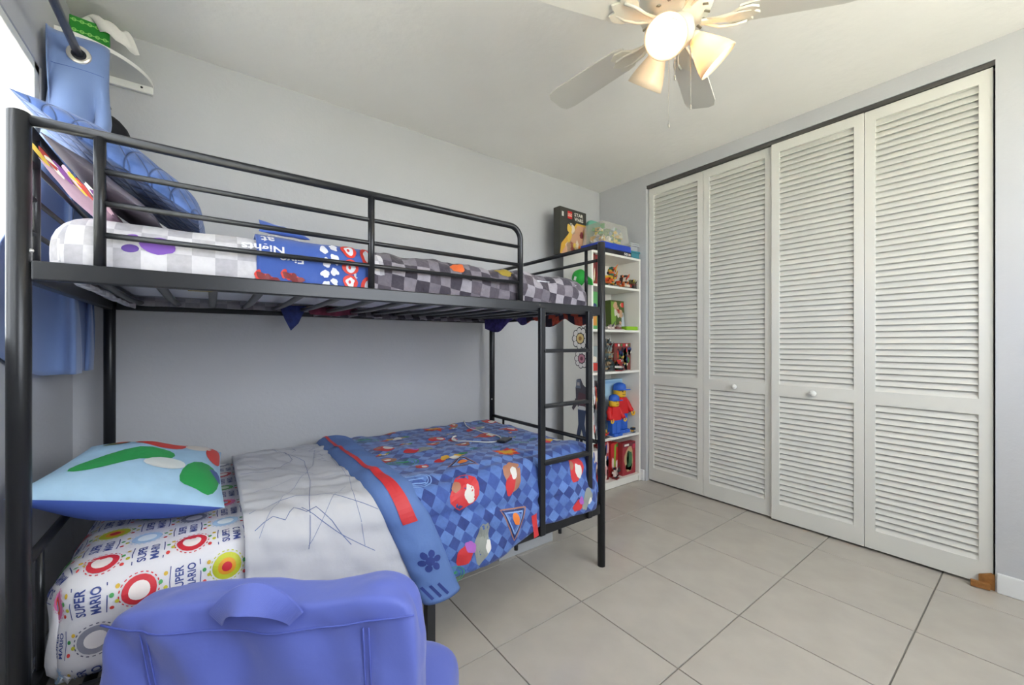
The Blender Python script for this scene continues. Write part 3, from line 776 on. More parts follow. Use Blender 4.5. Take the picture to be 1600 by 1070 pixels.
def wr_bl(a, b):
    s_ = sm(-b, .40, .52)
    return 0.008 * nz(a * 7, b * 7, 41) + s_ * 0.015 * nz(a * 24 + b * 9, b * 4, 5) + 0.010 * math.exp(-((b + .45) / .05) ** 2)
blk = Cloth((MX, MY, ZU), (0.955, 0.472), 0.075, 0.175, 0.05, 0.10, 0.012, lambda a, b: wr_bl(a, b) if b > -.44 else min(.010, max(-.008, wr_bl(a, b))))
M_blk = mat('royal_blue_blanket', '#3b5aa8', 0.8, bump=0.3, bscale=30, sheen=.2)
bl = thing('blanket', 'royal blue blanket with white lettering bunched across the upper bunk', 'blanket', (0.28, MY, 1.48))
bi = Matrix.Translation((-0.28, -MY, -1.48))
o = blk.grid(-0.525, -0.18, -0.585, 0.55, M_blk, 0.012, 0.008).build('blanket_cloth', bl); o.matrix_parent_inverse = bi
pr = Print(blk.pt); wh_ = pal('#dcdde6'); rdd = pal('#d2382c')
sy = blk.side
for tx, x, dz, hh, wd in (('Five', .200, .064, .019, .065), ('Nights', .125, .042, .024, .11), ('at', .138, .020, .022, .036), ("Freddy's", .165, .006, .024, .13)):
    pr.text(tx, x - MX, sy(dz), hh, wh_, PI, wd, 3)
for j in range(4):
    pr.oval(.295 - MX + .006 * (j % 2), sy(.03 + .033 * j), .012, .012, wh_, .5, 3, wob=.6, seed=j); pr.oval(.325 - MX, sy(.02 + .033 * j), .011, .013, wh_, .9, 3, wob=.6, seed=j + 9)
for j, (dz, ra, rb) in enumerate(((.022, .026, .024), (.068, .027, .022), (.115, .024, .024))):
    pr.oval(.375 - MX, sy(dz), ra, rb, rdd, 0, 3, wob=.25, seed=j); pr.oval(.375 - MX, sy(dz), ra * .6, rb * .62, wh_, 0, 4, wob=.4, seed=j + 4); pr.oval(.372 - MX, sy(dz), ra * .18, rb * .25, rdd, 0, 5)
for j, dz in enumerate((.03, .125)):
    pr.oval(.428 - MX, sy(dz), .017, .03, rdd, 0, 3, wob=.2, seed=j); pr.oval(.430 - MX, sy(dz), .009, .018, wh_, 0, 4, wob=.4, seed=j + 4)
for x, dz in ((.132, .115), (.20, .108)):
    for q in range(6): pr.oval(x - MX + .008 * (q - 2.5), sy(dz + .004 * nz(q, x * 40) + .003 * q), .009, .013, (rdd, rdk)[q % 2], q, 3 + q % 2, wob=.5, seed=q)
o = pr.build('printed_lettering', bl); o.matrix_parent_inverse = bi
# raised corner and the tail that hangs through the slats at the back
o = pillow([(.12, 1.50, 1.50), (.27, 1.50, 1.495), (.25, 1.52, 1.515), (.122, 1.53, 1.545)], .012, .012, M_blk, M_blk, 10, .01, 4)[0].build('raised_corner', bl); o.matrix_parent_inverse = bi
o = MB().prism([(.275, 1.34), (.30, 1.27), (.328, 1.212), (.362, 1.25), (.40, 1.34)], 0.012, mat('navy_blanket_lining', '#2d3a78', .8, bump=.3, bscale=40, mottle=.4, mscale=30), Matrix(((1, 0, 0, 0), (0, 0, -1, 2.345), (0, 1, 0, 0), (0, 0, 0, 1)))).prism([(.40, 1.34), (.42, 1.30), (.55, 1.295), (.66, 1.312), (.66, 1.34)], 0.012, mat('dark_red_print', '#7a3048', .8, mottle=.5, mscale=25), Matrix(((1, 0, 0, 0), (0, 0, -1, 2.352), (0, 1, 0, 0), (0, 0, 0, 1)))).build('hanging_tail', bl); o.matrix_parent_inverse = bi

def wr_gc(a, b):
    s_ = sm(-b, .38, .52)
    return 0.013 * nz(a * 7, b * 7, 51) + 0.014 * s_ * nz(a * 15 + b * 16, b * 5 - a * 3, 5) + 0.012 * nz(a * 16, b * 15, 2) + .006 * nz(a * 34, b * 30, 7)
gc = Cloth((MX, MY, ZU), (0.950, 0.470), 0.085, 0.175, 0.055, 0.13, 0.015, lambda a, b: wr_gc(a, b) if b > -.43 and a < .9 else min(.012, max(-.010, wr_gc(a, b))))
M_gc = check_mat('grey_patchwork_cloth', (['#7c767f', '#98939b', '#6c6670'], ['#3e3843', '#4c4650', '#38323d', '#5a535d']), 0.047, 0.13, bump=0.5)
gcx = thing('comforter', 'crumpled dark grey patchwork comforter spread on the upper bunk', 'comforter', (1.0, MY, 1.48))
gi = Matrix.Translation((-1.0, -MY, -1.48))
o = gc.grid(-0.195, 1.07, -0.58, 0.60, M_gc, 0.014, 0.008).build('quilt_panel', gcx); o.matrix_parent_inverse = gi
pr = Print(gc.pt)
pr.oval(.165, -.455, .032, .02, pal('#dd6a34'), .2, 3, wob=.5, seed=3); pr.oval(.40, -.45, .04, .014, pal('#a08a34'), -.2, 3, wob=.5, seed=6)
o = pr.build('printed_patches', gcx); o.matrix_parent_inverse = gi
hang = MB(); n = 40; vs = []; cols = [mat('violet_print', '#3a3070', .8, mottle=.5, mscale=40), mat('orange_red_print', '#a8432f', .8, mottle=.35, mscale=60), mat('dark_plum', '#2c2230', .8)]
def hz(y): return 1.262 - 0.022 * math.sin((y - 1.45) * 26) + (0.02 if y > 1.9 else 0) - 0.055 * sm(y, 2.1, 2.33)
for i in range(n + 1):
    y = 1.425 + (2.34 - 1.425) * i / n; x = 1.577 + 0.01 * math.sin(y * 31) - 0.06 * sm(y, 2.15, 2.34)
    vs += [(x, y, 1.335), (x - .004, y, (1.335 + hz(y)) / 2), (x, y, hz(y)), (x + .01, y, hz(y)), (x + .012, y, 1.335)]
for i in range(n):
    for q in range(4):
        a = i * 5 + q; hang.add([], [], cols[0])
y_ = lambda i: 1.425 + (2.34 - 1.425) * i / n
hang.v = vs
for i in range(n):
    for q in range(4):
        y = y_(i); c = cols[0] if y > 1.93 else (cols[1] if (i + q) % 4 < 2 else cols[2])
        hang.f.append((i * 5 + q, i * 5 + q + 1, (i + 1) * 5 + q + 1, (i + 1) * 5 + q)); hang.mi.append(hang.slot(c)); hang.smooth.append(True)
o = hang.build('hanging_edge', gcx); o.matrix_parent_inverse = gi

# ---- leaning pillows at the head of the upper bunk
M_quilt = quilt_mat('quilted_blue', '#5674b4', '#40609e', 0.030)
mb, _ = pillow([(-.375, 1.44, 1.735), (-.03, 1.45, 1.50), (-.02, 2.0, 1.51), (-.36, 2.02, 1.745)], .095, .012, M_quilt, M_quilt, 28, .014, 6, 0.02, (.45, .6))
tag(mb.build('pillow_sham'), 'quilted blue sham leaning against the upper bunk headboard', 'pillow')
M_greyp = mat('taupe_grey_pillow', '#6f6a76', .85, bump=.2, bscale=30)
mb, _ = pillow([(-.325, 1.425, 1.645), (-.12, 1.435, 1.478), (-.11, 1.96, 1.48), (-.315, 1.96, 1.65)], .03, .02, M_greyp, M_greyp, 22, .006, 9, 0.02)
tag(mb.build('pillow'), 'grey pillow squeezed under the quilted blue sham on the upper bunk', 'pillow')
M_patt = mat('violet_pillow', '#a8889c', .8, bump=.2, bscale=30)
mb, put = pillow([(-.328, 1.43, 1.585), (-.205, 1.42, 1.475), (-.20, 1.9, 1.475), (-.322, 1.9, 1.59)], .022, .02, M_patt, M_patt, 20, .004, 12, 0.02)
mb2 = MB(); pp = mb.build('pillow'); tag(pp, 'thin patterned pink and yellow pillow edge below the grey pillow', 'pillow')
A_, B_ = Vector((-.335, 1.432, 1.60)), Vector((-.195, 1.412, 1.478))
pr = Print(lambda a, b, l=0: A_ + (B_ - A_) * a + Vector((.012, -.012 - l, .018)) * b * 1.0 + Vector((0, -.004, 0)))
for q in range(10): pr.oval(.08 + .09 * q, .15 * math.sin(q * 2), .07, .42, pal(('#d8b53c', '#b8362f', '#e3dfd8', '#7a3f8c', '#d9b0c4')[q % 5]), .3, q % 3, wob=.4, seed=q)
pr.build('printed_patches', pp)

# ================================================================== CURTAIN, ROD, CORNER SHELF
rod = thing('curtain_rod', 'dark steel curtain rod above the window', 'curtain rod', (-.385, 1.4, 2.19))
MB().tube([(0, -1.0, 0), (0, 0.86, 0)], 0.0125, mat('rod_steel', '#4a4f60', 0.3, 0.7), 14).build('pole', rod)
MB().lathe([(0.0001, 0), (.018, 0), (.021, .012), (.014, .03), (.0001, .036)], mat('rod_steel', '#4a4f60'), 14, (0, .86, 0), RX(-PI / 2)).build('finial', rod)
for y in (-0.7, 0.80):
    MB().tube([(0, y, -.004), (-.092, y, -.004)], 0.007, mat('rod_steel', '#4a4f60'), 8).build('bracket', rod)
cur = thing('curtain', 'blue grommet curtain gathered at the far end of the window', 'curtain', (-.385, 2.2, 1.05))
ci2 = Matrix.Translation((.385, -2.2, -1.05))
ys = [2.105, 2.165, 2.215, 2.27, 2.32, 2.375, 2.42]
def cur_pt(s_, z):
    """s_ runs along the pleats (one unit per face), z is height"""
    t = (2.255 - z) / 1.21
    k = min(len(ys) - 1.001, s_); i = int(k); f = k - i
    y = ys[i] + (ys[i + 1] - ys[i]) * 0
    ph = s_ * PI
    am = .078 - .036 * sm(s_, .9, 1.6)
    low_ = sm(t, .22, .50)                                        # lower down it is squeezed between bed and wall
    x = (-.385 - .035 * low_) + (am * (1 - low_) + .042 * low_) * (-math.cos(ph))
    y = 2.085 + .055 * s_ + .03 * math.sin(ph * 2) * 0.4
    spread = 1 + .25 * t
    y = (2.30 + (y - 2.30) * spread) * (1 - low_) + (1.93 + .105 * s_) * low_
    x += .012 * math.sin(s_ * 5 + z * 3) * t + .010 * nz(s_ * 2.2, z * 2.5, 7)
    fold = .034 * math.sin(s_ * 11 + 2.2 * t) * sm(t, .04, .3) * (1 - .3 * t)
    y += .022 * nz(s_ * 1.7 + 3, z * 2.2, 4) * (.25 + t) - .014 * math.sin(ph) * t + fold
    x += .016 * math.cos(s_ * 11 + 2.2 * t) * sm(t, .04, .3) * (1 - low_)
    fl = max(0, 1 - s_ / .35) * sm(t, .45, .85)
    y -= .34 * fl; x -= .0 * fl
    z += .11 * fl * sm(t, .6, 1)
    x = min(x, -.29 - .082 * sm(t, .36, .48))
    return Vector((max(x, XL + .012), min(y, YB - .03), z))
vs = []; uv = []; NS, NZ = 96, 60
for j in range(NZ + 1):
    for i in range(NS + 1):
        vs.append(cur_pt(4.6 * i / NS, 2.255 - 1.215 * j / NZ))
fs = [(j * (NS + 1) + i, j * (NS + 1) + i + 1, (j + 1) * (NS + 1) + i + 1, (j + 1) * (NS + 1) + i) for j in range(NZ) for i in range(NS)]
o = MB().add(vs, fs, M_curtain, True).build('curtain_cloth', cur); o.matrix_parent_inverse = ci2
md = o.modifiers.new('thickness', 'SOLIDIFY'); md.thickness = 0.003
gp = cur_pt(.5, 2.188)
o = MB().lathe([(.020, -.004), (.031, -.006), (.033, 0), (.031, .006), (.020, .004)], mat('grommet_steel', '#d8d4cc', .25, .6), 28, gp + Vector((0, -.006, 0)), RX(PI / 2)).lathe([(.0001, 0), (.0205, 0)], mat('grommet_dark', '#1b1d26', .7), 20, gp + Vector((0, -.007, 0)), RX(PI / 2)).build('grommet', cur); o.matrix_parent_inverse = ci2
o = MB().tube([cur_pt(.02 + .96 * k / 14, 2.135) + Vector((0, -.0025, 0)) for k in range(15)], .0012, mat('curtain_stitch', '#36508f', .8), 5).build('header_stitch', cur); o.matrix_parent_inverse = ci2

sh = thing('corner_shelf', 'white quarter-round corner shelf high on the wall', 'shelf', (XL, YB, 2.335))
R_ = .262
outl = [(0.001, -0.001)] + [(0.001 + R_ * math.sin(PI / 2 * k / 14), -0.001 - R_ * math.cos(PI / 2 * k / 14)) for k in range(15)]
MB().prism(outl, .016, M_plastic_w, Matrix.Translation((0, 0, 0))).build('shelf_board', sh)
cl = MB().box((R_ / 2 + .004, -.011, -.017), (R_ - .01, .02, .034), M_plastic_w, bev=.004).box((.011, -R_ / 2, -.017), (.02, R_ - .03, .034), M_plastic_w, bev=.004).build('wall_cleat', sh)
MB().lathe([(.0001, .002), (.005, .001), (.005, 0)], mat('dark_hole', '#202020'), 10, (R_ - .04, -.0215, -.014), RX(PI / 2)).build('screw', cl)
tb = thing('tissue_box', 'green patterned tissue box on the corner shelf', 'tissue box', (XL + .072, YB - .105, 2.352), .12)
M_green = mat('tissue_green', '#15831f', .5)
MB().box((0, 0, .0575), (.115, .11, .115), M_green, bev=.003).build('carton', tb)
pr = Print(lambda a, b, l=0: Vector((a, -.055 - l, b)))
gl = pal('#8fd06a')
for z in (.018, .058, .098):
    pr.line([(-.055, z), (.055, z)], .003, gl)
    for q in range(5): pr.ring(-.044 + .022 * q, z, .004, .007, gl, 1, 12)
pr.build('printed_chain', tb)
ts = []
for j in range(9):
    for i in range(9):
        u, v = i / 8 - .5, j / 8
        ts.append((u * .12 + .02 + .07 * v, -.02 - .045 * v + .012 * math.sin(u * 7), .113 + .055 * math.sin(v * 2.9) * (1 - .5 * abs(u)) - .05 * v * v * (1.2 + u) + .006 * math.sin(u * 14)))
o = MB().add(ts, [(j * 9 + i, j * 9 + i + 1, j * 9 + i + 10, j * 9 + i + 9) for j in range(8) for i in range(8)], mat('tissue_paper', '#e8e6e2', .95), True).build('tissue_sheet', tb)
o.modifiers.new('thickness', 'SOLIDIFY').thickness = .0012
cpb = MB()
for q in range(4): cpb.box((XL + .215 + .010 * q - .01 * (q > 2), YB - .075 + .022 * q, 2.357 + .003), (.018, .02, .012), M_plastic_w, rot=RZ(.4 * q), bev=.003)
tag(cpb.build('plastic_clip'), 'small white plastic clip near the tip of the corner shelf', 'clip')
cap = thing('baseball_hat', 'black cap hanging on the back wall behind the curtain', 'cap', (-.385, YB - .002, 2.065))
M_cap = mat('black_cap', '#191a1e', .85, bump=.2, bscale=60)
MB().lathe([(.0001, .105), (.035, .10), (.065, .08), (.085, .045), (.092, 0), (.088, -.015)], M_cap, 24, (0, -.012, 0), RX(PI / 2)).build('crown', cap)
MB().prism([(-.075, 0), (-.085, -.05), (-.05, -.09), (0, -.10), (.05, -.09), (.085, -.05), (.075, 0)], .006, M_cap, Matrix.Translation((0, -.025, -.06)) @ RX(PI / 2)).build('brim', cap)
MB().box((-.055, -.088, .0), (.014, .006, .02), pal('#b03038'), bev=.001).build('patch', cap)
MB().lathe([(.0001, .035), (.007, .032), (.007, 0)], M_black, 10, (0.02, 0, .13), RX(PI / 2)).build('wall_peg', cap)

# ================================================================== BLUE PADDED CHAIR (seen from behind)
ch = thing('padded_chair', 'blue padded child chair with carry strap, seen from behind beside the lower bunk', 'chair', (.09, 1.03, 0), math.atan2(-.597, .802))
def cushion(c, d, p, m, wrs, seed, n=30, sag=None):
    """rounded soft block; p is the superellipse power"""
    bm = bmesh.new(); bmesh.ops.create_cube(bm, size=2)
    bmesh.ops.subdivide_edges(bm, edges=bm.edges, cuts=n, use_grid_fill=True)
    vs = []
    for v in bm.verts:
        x, y, z = v.co
        l = (abs(x) ** p + abs(y) ** p + abs(z) ** p) ** (1 / p)
        q = Vector((x / l, y / l, z / l)); P = Vector((c[0] + q.x * d[0], c[1] + q.y * d[1], c[2] + q.z * d[2]))
        nn = Vector((q.x / d[0], q.y / d[1], q.z / d[2])).normalized()
        P += nn * (wrs * nz(P.x * 7 + seed, P.y * 7, P.z * 7) + wrs * .7 * nz(P.x * 16 + P.z * 10, P.y * 9, P.z * 8 + seed))
        if sag: P = sag(P)
        vs.append(P)
    bm.verts.index_update(); fs = [[v.index for v in f.verts] for f in bm.faces]; bm.free()
    return MB().add(vs, fs, m, True)
def sag(P):
    t = (P.z / .6); P = P.copy()
    if P.z > .4: P.z += .010 * math.sin((P.x - .05) * 5) * sm(P.z, .4, .6) - .008 * math.sin(P.x * 17) * sm(P.z, .5, .6)
    f_ = (1 - sm(P.y, -.02, .0)) * (1 - sm(P.z, .52, .57))
    for x0, sl_ in ((-.235, -.20), (.235, -.04)):
        P.y += .008 * math.exp(-((P.x - x0 - sl_ * (P.z - .5)) / .014) ** 2) * f_
    P.y += f_ * (.006 * math.exp(-((P.x + .02 - .1 * (P.z - .5)) / .03) ** 2) + .014 * nz(P.x * 9 + P.z * 6, P.z * 4 - P.x * 3, 5) - .004)
    return P
MB_back = cushion((0, .035, .294), (.340, .062, .294), 9, M_chair, .010, 3, 34, sag).build('backrest', ch)
MB_seat = cushion((.13, .215, .135), (.265, .135, .135), 5, M_chair, .006, 8, 22).build('seat', ch)
seam = MB().tube([sag(Vector((-.335 + .67 * k / 40, -.0285 + .010 * abs(k / 20 - 1) ** 10, .553 - .014 * math.sin(PI * k / 40)))) for k in range(41)], .0022, M_chair2, 6).build('top_seam', MB_back)
for x0, sl_ in ((-.235, -.20), (.235, -.04)):
    for dx in (-.006, .006):
        MB().tube([Vector((x0 + dx + sl_ * (z - .5), -.0235, z)) for z in [.05 + .49 * k / 12 for k in range(13)]], .0018, M_chair2, 5).build('side_seam', MB_back)
st = []; fs = []; N_ = 64
for k in range(N_ + 1):
    t = k / N_; x = -.085 + .17 * t + .002; zc = .565 + .062 * math.sin(PI * t) ** .8; y = -.026 - .030 * math.sin(PI * t) + .03 * (abs(t - .5) < .2) * 0
    wd = .019
    tx, tz = .17, .062 * PI * math.cos(PI * t) * .9
    l = math.hypot(tx, tz); nx, nz_ = -tz / l, tx / l
    for s1, s2 in ((1, -1), (-1, -1), (-1, 1), (1, 1)): st.append((x + nx * wd * s1, y + .0025 * s2 + .024 * s1 * math.sin(PI * t), zc + nz_ * wd * s1 - .004))
for k in range(N_):
    for q in range(4): fs.append((k * 4 + q, k * 4 + (q + 1) % 4, k * 4 + 4 + (q + 1) % 4, k * 4 + 4 + q))
fs += [(0, 1, 2, 3), (N_ * 4 + 3, N_ * 4 + 2, N_ * 4 + 1, N_ * 4)]
MB().add(st, fs, M_chair, False).build('carry_strap', ch)

# ================================================================== BIN UNDER BED
def open_bin(name, label, w_, d_, h_, loc, rz, mt, rim=True, parent=None):
    t = thing(name, label, 'storage bin', loc, rz)
    b = MB(); th = .004
    for s_ in (-1, 1):
        b.box((s_ * (w_ / 2 - th / 2), 0, h_ / 2), (th, d_, h_), mt); b.box((0, s_ * (d_ / 2 - th / 2), h_ / 2), (w_ - 2 * th, th, h_), mt)
    b.box((0, 0, th / 2), (w_ - 2 * th, d_ - 2 * th, th), mt)
    b.build('tub', t)
    if rim:
        r = MB()
        for s_ in (-1, 1): r.box((s_ * (w_ / 2 + .004), 0, h_ - .006), (.012, d_ + .02, .014), mt, bev=.003); r.box((0, s_ * (d_ / 2 + .004), h_ - .006), (w_, .012, .014), mt, bev=.003)
        r.build('rim', t)
    return t
M_bin = clear('cloudy_plastic', '#dfe2e6', .42, .25)
open_bin('storage_bin', 'clear plastic storage bin on the floor under the lower bunk', .38, .30, .16, (1.40, 1.885, .001), 0, M_bin)
tag(MB().box((1.045, 2.05, .05), (.26, .3, .1), mat('dark_drawer_fabric', '#26262c', .8), bev=.01).box((1.045, 1.895, .055), (.10, .008, .02), M_plastic_w, bev=.003).build('fabric_box'), 'dark fabric box on the floor under the lower bunk, beside the clear bin', 'box')

# ================================================================== BOOKCASE
SX0, SX1, SY0, SY1 = 2.285, 2.885, 2.062, 2.365
bc = thing('bookcase', 'tall narrow white bookcase crammed with toys beside the closet', 'bookcase', (SX0, SY0, 0))
bw, bd, bh, bt = SX1 - SX0, SY1 - SY0, 1.852, .018
for x in (bt / 2, bw - bt / 2): MB().box((x, bd / 2, bh / 2), (bt, bd, bh), M_laminate, bev=.0015).build('side_panel', bc)
MB().box((bw / 2, bd - .004, bh / 2), (bw - 2 * bt, .006, bh - .02), M_laminate).build('back_panel', bc)
SHELF = (.062, .405, .925, 1.255, 1.600)
for z in SHELF: MB().box((bw / 2, bd / 2 - .004, z - .009), (bw - 2 * bt, bd - .012, .018), M_laminate, bev=.001).build('shelf', bc)
MB().box((bw / 2, bd / 2, bh - .009), (bw - 2 * bt, bd, .018), M_laminate, bev=.001).build('top_panel', bc)
MB().box((bw / 2, .02, .024), (bw - 2 * bt, .016, .04), M_laminate).build('plinth', bc)
# stickers on the side panel facing the bed
pr = Print(lambda a, b, l=0: Vector((-.0008 - l, a, b)))       # a = depth from the front edge, b = height
bk, pk = pal('#2b2a33'), pal('#ece8e4')
def flower(a, b, r, c1, c2):
    for q in range(9):
        x, y = a + r * .72 * math.cos(q * 2 * PI / 9), b + r * .72 * math.sin(q * 2 * PI / 9)
        pr.oval(x, y, r * .33, r * .33, bk, 0, 0, 14); pr.oval(x, y, r * .25, r * .25, pk, 0, 1, 14)
    pr.oval(a, b, r * .52, r * .52, bk, 0, 2, 18); pr.oval(a, b, r * .44, r * .44, pal(c1), 0, 3, 18); pr.oval(a, b, r * .2, r * .2, pal(c2), 0, 4, 14)
flower(.115, 1.185, .085, '#e0c98a', '#a8763c'); flower(.10, 1.03, .075, '#c98a9a', '#7c4a5a'); flower(.075, 1.325, .06, '#c9a0c0', '#6a4a72')
pr.build('flower_stickers', bc)
pr = Print(lambda a, b, l=0: Vector((-.0008 - l, a, b)))
for pts, c, k in [([(.16, .70), (.165, .80), (.145, .87), (.11, .875), (.085, .83), (.04, .80), (.03, .72), (.07, .66), (.14, .655)], '#4d4a54', 0),
                  ([(.165, .72), (.205, .64), (.19, .62), (.14, .68)], '#4a4046', 0), ([(.16, .80), (.155, .865), (.115, .868), (.11, .80)], '#6b7486', 1), ([(.148, .82), (.145, .845), (.122, .845), (.12, .82)], '#b9aeb0', 2),
                  ([(.145, .72), (.13, .77), (.06, .76), (.06, .66), (.13, .65)], '#5c3f48', 1),
                  ([(.135, .635), (.06, .635), (.065, .665), (.13, .665)], '#d6d6d8', 2),
                  ([(.14, .64), (.135, .52), (.165, .38), (.13, .37), (.105, .50), (.075, .40), (.045, .40), (.07, .53), (.055, .64)], '#3a4868', 1)]:
    n = len(pts); pr.blob(pts, pal(c), k, 1)
pr.build('figure_sticker', bc)
gh = thing('baseball_hat', 'bright green cap hung on the side of the bookcase', 'cap', (SX0 - .001, 2.185, 1.655))
M_gc2 = mat('bright_green_cloth', '#1d9a34', .7, bump=.1)
MB().lathe([(.0001, .05), (.03, .047), (.055, .03), (.066, 0)], M_gc2, 20, (0, 0, 0), RY(-PI / 2)).build('crown', gh)
MB().prism([(-.06, -.02), (-.08, -.06), (-.14, -.075), (-.13, -.03), (-.06, .02)], .012, M_gc2, Matrix(((0, 0, -1, 0), (1, 0, 0, 0), (0, 1, 0, 0), (0, 0, 0, 1)))).build('brim', gh)
MB().box((-.048, .0, -.01), (.006, .022, .03), pal('#d7dcd7'), rot=RX(.4), bev=.001).build('badge', gh)

# printed cartons
def carton(name, label, d, loc, rz, col, prints, tilt=0.0, group=None):
    """box standing at loc; prints = list of (fn, args) in front-face coordinates (0..1)"""
    t = thing(name, label, 'box', loc, rz, group)
    w_, dd, h_ = d
    R = RX(tilt)
    MB().box(R @ Vector((0, 0, h_ / 2)), d, pal(col), rot=R, bev=.0015).build('carton', t)
    for face in ('front', 'side'):
        if face == 'front': P = Print(lambda a, b, l=0: R @ Vector(((a - .5) * w_, -dd / 2 - l, b * h_)))
        else: P = Print(lambda a, b, l=0: R @ Vector((-w_ / 2 - l, (.5 - a) * dd, b * h_)))
        n = 0
        for (f, *args) in prints.get(face, []):
            if f == 'txt': P.text(args[0], args[1], args[2], args[3], pal(args[4]), 0, args[5], 3)
            elif f == 'rect': P.rect(args[0], args[1], args[2], args[3], pal(args[4]), 0, args[5] if len(args) > 5 else 0)
            elif f == 'ov': P.oval(args[0], args[1], args[2], args[3], pal(args[4]), args[5] if len(args) > 5 else 0, 1 + n % 2, 16, .4, n * 1.7)
            elif f == 'pg': P.blob(args[0], pal(args[1]), args[2] if len(args) > 2 else 0, 1)
            n += 1
        if n: P.build(face + '_print', t)
    return t
def scatter(seed, cols, n, x0=.08, x1=.92, y0=.08, y1=.72, s0=.05, s1=.15):
    r = random.Random(seed)
    return [('ov', r.uniform(x0, x1), r.uniform(y0, y1), r.uniform(s0, s1), r.uniform(s0, s1), r.choice(cols), r.uniform(0, 3)) for _ in range(n)]
WARM = ['#b8302c', '#d87a2c', '#d9b44a', '#5a3a2c', '#e3d3b8', '#7c2430']
MIX = ['#b8302c', '#3f7a3c', '#d9b44a', '#2a3a6a', '#e3ddd0', '#7a4a2c', '#191c24']
carton('toy_box', 'tall dark brick-toy carton with red square logo and white lettering atop the bookcase', (.31, .07, .37), (2.335, 2.338, 1.853), .04, '#3a3a34',
       {'front': [('pg', [(0, 0), (1, 0), (1, .72), (.62, .72), (.05, .22)], '#d0a23a', 0), ('pg', [(.04, 0), (1, 0), (1, .68), (.66, .68)], '#c99a7c', 1)] + scatter(4, WARM, 16, .3, .92, .06, .58, .05, .13) +
        [('rect', .36, .86, .17, .16, '#c8201f', 2), ('txt', 'LEGO', .36, .86, .07, '#f2ead0', .15), ('txt', 'STAR', .70, .90, .075, '#e8e6dc', .34), ('txt', 'WARS', .70, .80, .075, '#e8e6dc', .34), ('rect', .10, .85, .07, .10, '#d8d8d0', 1), ('txt', '75', .40, .66, .06, '#c9c9c0', .1)]})
pb = thing('plastic_tub', 'clear tub of toy bricks upside down on its blue lid atop the bookcase', 'storage tub', (2.585, 2.178, 1.888))
MB().box((0, 0, .026), (.36, .225, .05), mat('blue_lid', '#2547b4', .35), bev=.008).build('lid', pb)
M_tub = clear('clear_tub_plastic', '#e8e6da', .30, .15)
b = MB(); wv = [(-.165, -.105, .05), (.165, -.105, .05), (.165, .105, .05), (-.165, .105, .05), (-.145, -.092, .215), (.145, -.092, .215), (.145, .092, .215), (-.145, .092, .215)]
b.add(wv, [(0, 1, 5, 4), (1, 2, 6, 5), (2, 3, 7, 6), (3, 0, 4, 7), (4, 5, 6, 7)], M_tub).build('tub', pb)
r = random.Random(3); b = MB()
for k in range(110):
    b.box((r.uniform(-.125, .125), r.uniform(-.07, .07), r.uniform(.068, .185)), (r.uniform(.025, .06), r.uniform(.02, .035), r.uniform(.012, .03)), pal(r.choice(['#d9c23a', '#3f8a4a', '#c9c4b0', '#d8d3c4', '#8a9aa0', '#d0a83a', '#5a7a3a'])), rot=RZ(r.uniform(0, 3)) @ RX(r.uniform(-1, 1)))
o = b.build('loose_bricks', pb); o['kind'] = 'stuff'
carton('flat_box', 'flat black game box with white digits under the blue tub lid', (.375, .22, .034), (2.583, 2.178, 1.853), 0, '#24242a', {'front': [('txt', '50', .80, .5, .62, '#e2e2e2', .12), ('rect', .93, .5, .08, .5, '#b8a8a0')]})
M_teal = clear('teal_plastic', '#4f9aa8', .75, .25)
t = open_bin('teal_bin', 'small teal plastic bin at the closet end of the bookcase top', .11, .22, .062, (2.842, 2.195, 1.853), 0, M_teal)
t = open_bin('clear_box', 'small clear lidded box stacked on the teal bin', .10, .2, .05, (2.842, 2.195, 1.922), 0, M_bin, True)
MB().box((0, 0, .028), (.085, .18, .035), pal('#9a8a72'), bev=.004).build('contents', t)
MB().box((0, 0, .060), (.118, .215, .010), clear('clear_lid', '#dfe6e6', .5, .2), bev=.003).build('lid', t)
tag(cushion((2.61, 2.328, 2.02), (.10, .03, .165), 4, clear('teal_bag_film', '#5aa892', .7, .3), .006, 4, 10).build('teal_bag'), 'pale teal plastic bag behind the tub atop the bookcase', 'bag')

def brick_model(name, label, loc, rz, seed, cols, n, ext):
    r = random.Random(seed); b = MB(); U = .016; x0, y0, z0 = ext
    b.box((0, 0, .004), (x0 * 1.05, y0 * 1.0, .008), pal(cols[0]))
    z = .008
    while z < z0:
        f = 1 - .62 * z / z0
        for _ in range(n):
            w_, d_ = r.choice([1, 2, 2, 3]) * U, r.choice([1, 2]) * U
            x, y = r.uniform(-.5, .5) * x0 * f, r.uniform(-.5, .5) * y0 * f
            c = pal(r.choice(cols))
            b.box((x, y, z + .008), (w_, d_, .0165), c)
            if r.random() < .5: b.lathe([(.005, .0165), (.005, .021), (.0001, .021)], c, 8, (x, y, z))
        if r.random() < .8:
            x = r.uniform(-.5, .5) * x0 * f; b.tube([(x, -.3 * y0, z), (x + r.uniform(-.03, .03), -.5 * y0, z + r.uniform(.01, .05))], [.007, .002], pal(r.choice(cols)), 6)
        z += .0165
    return tag(b.build(name, None, loc, rz), label, 'toy')
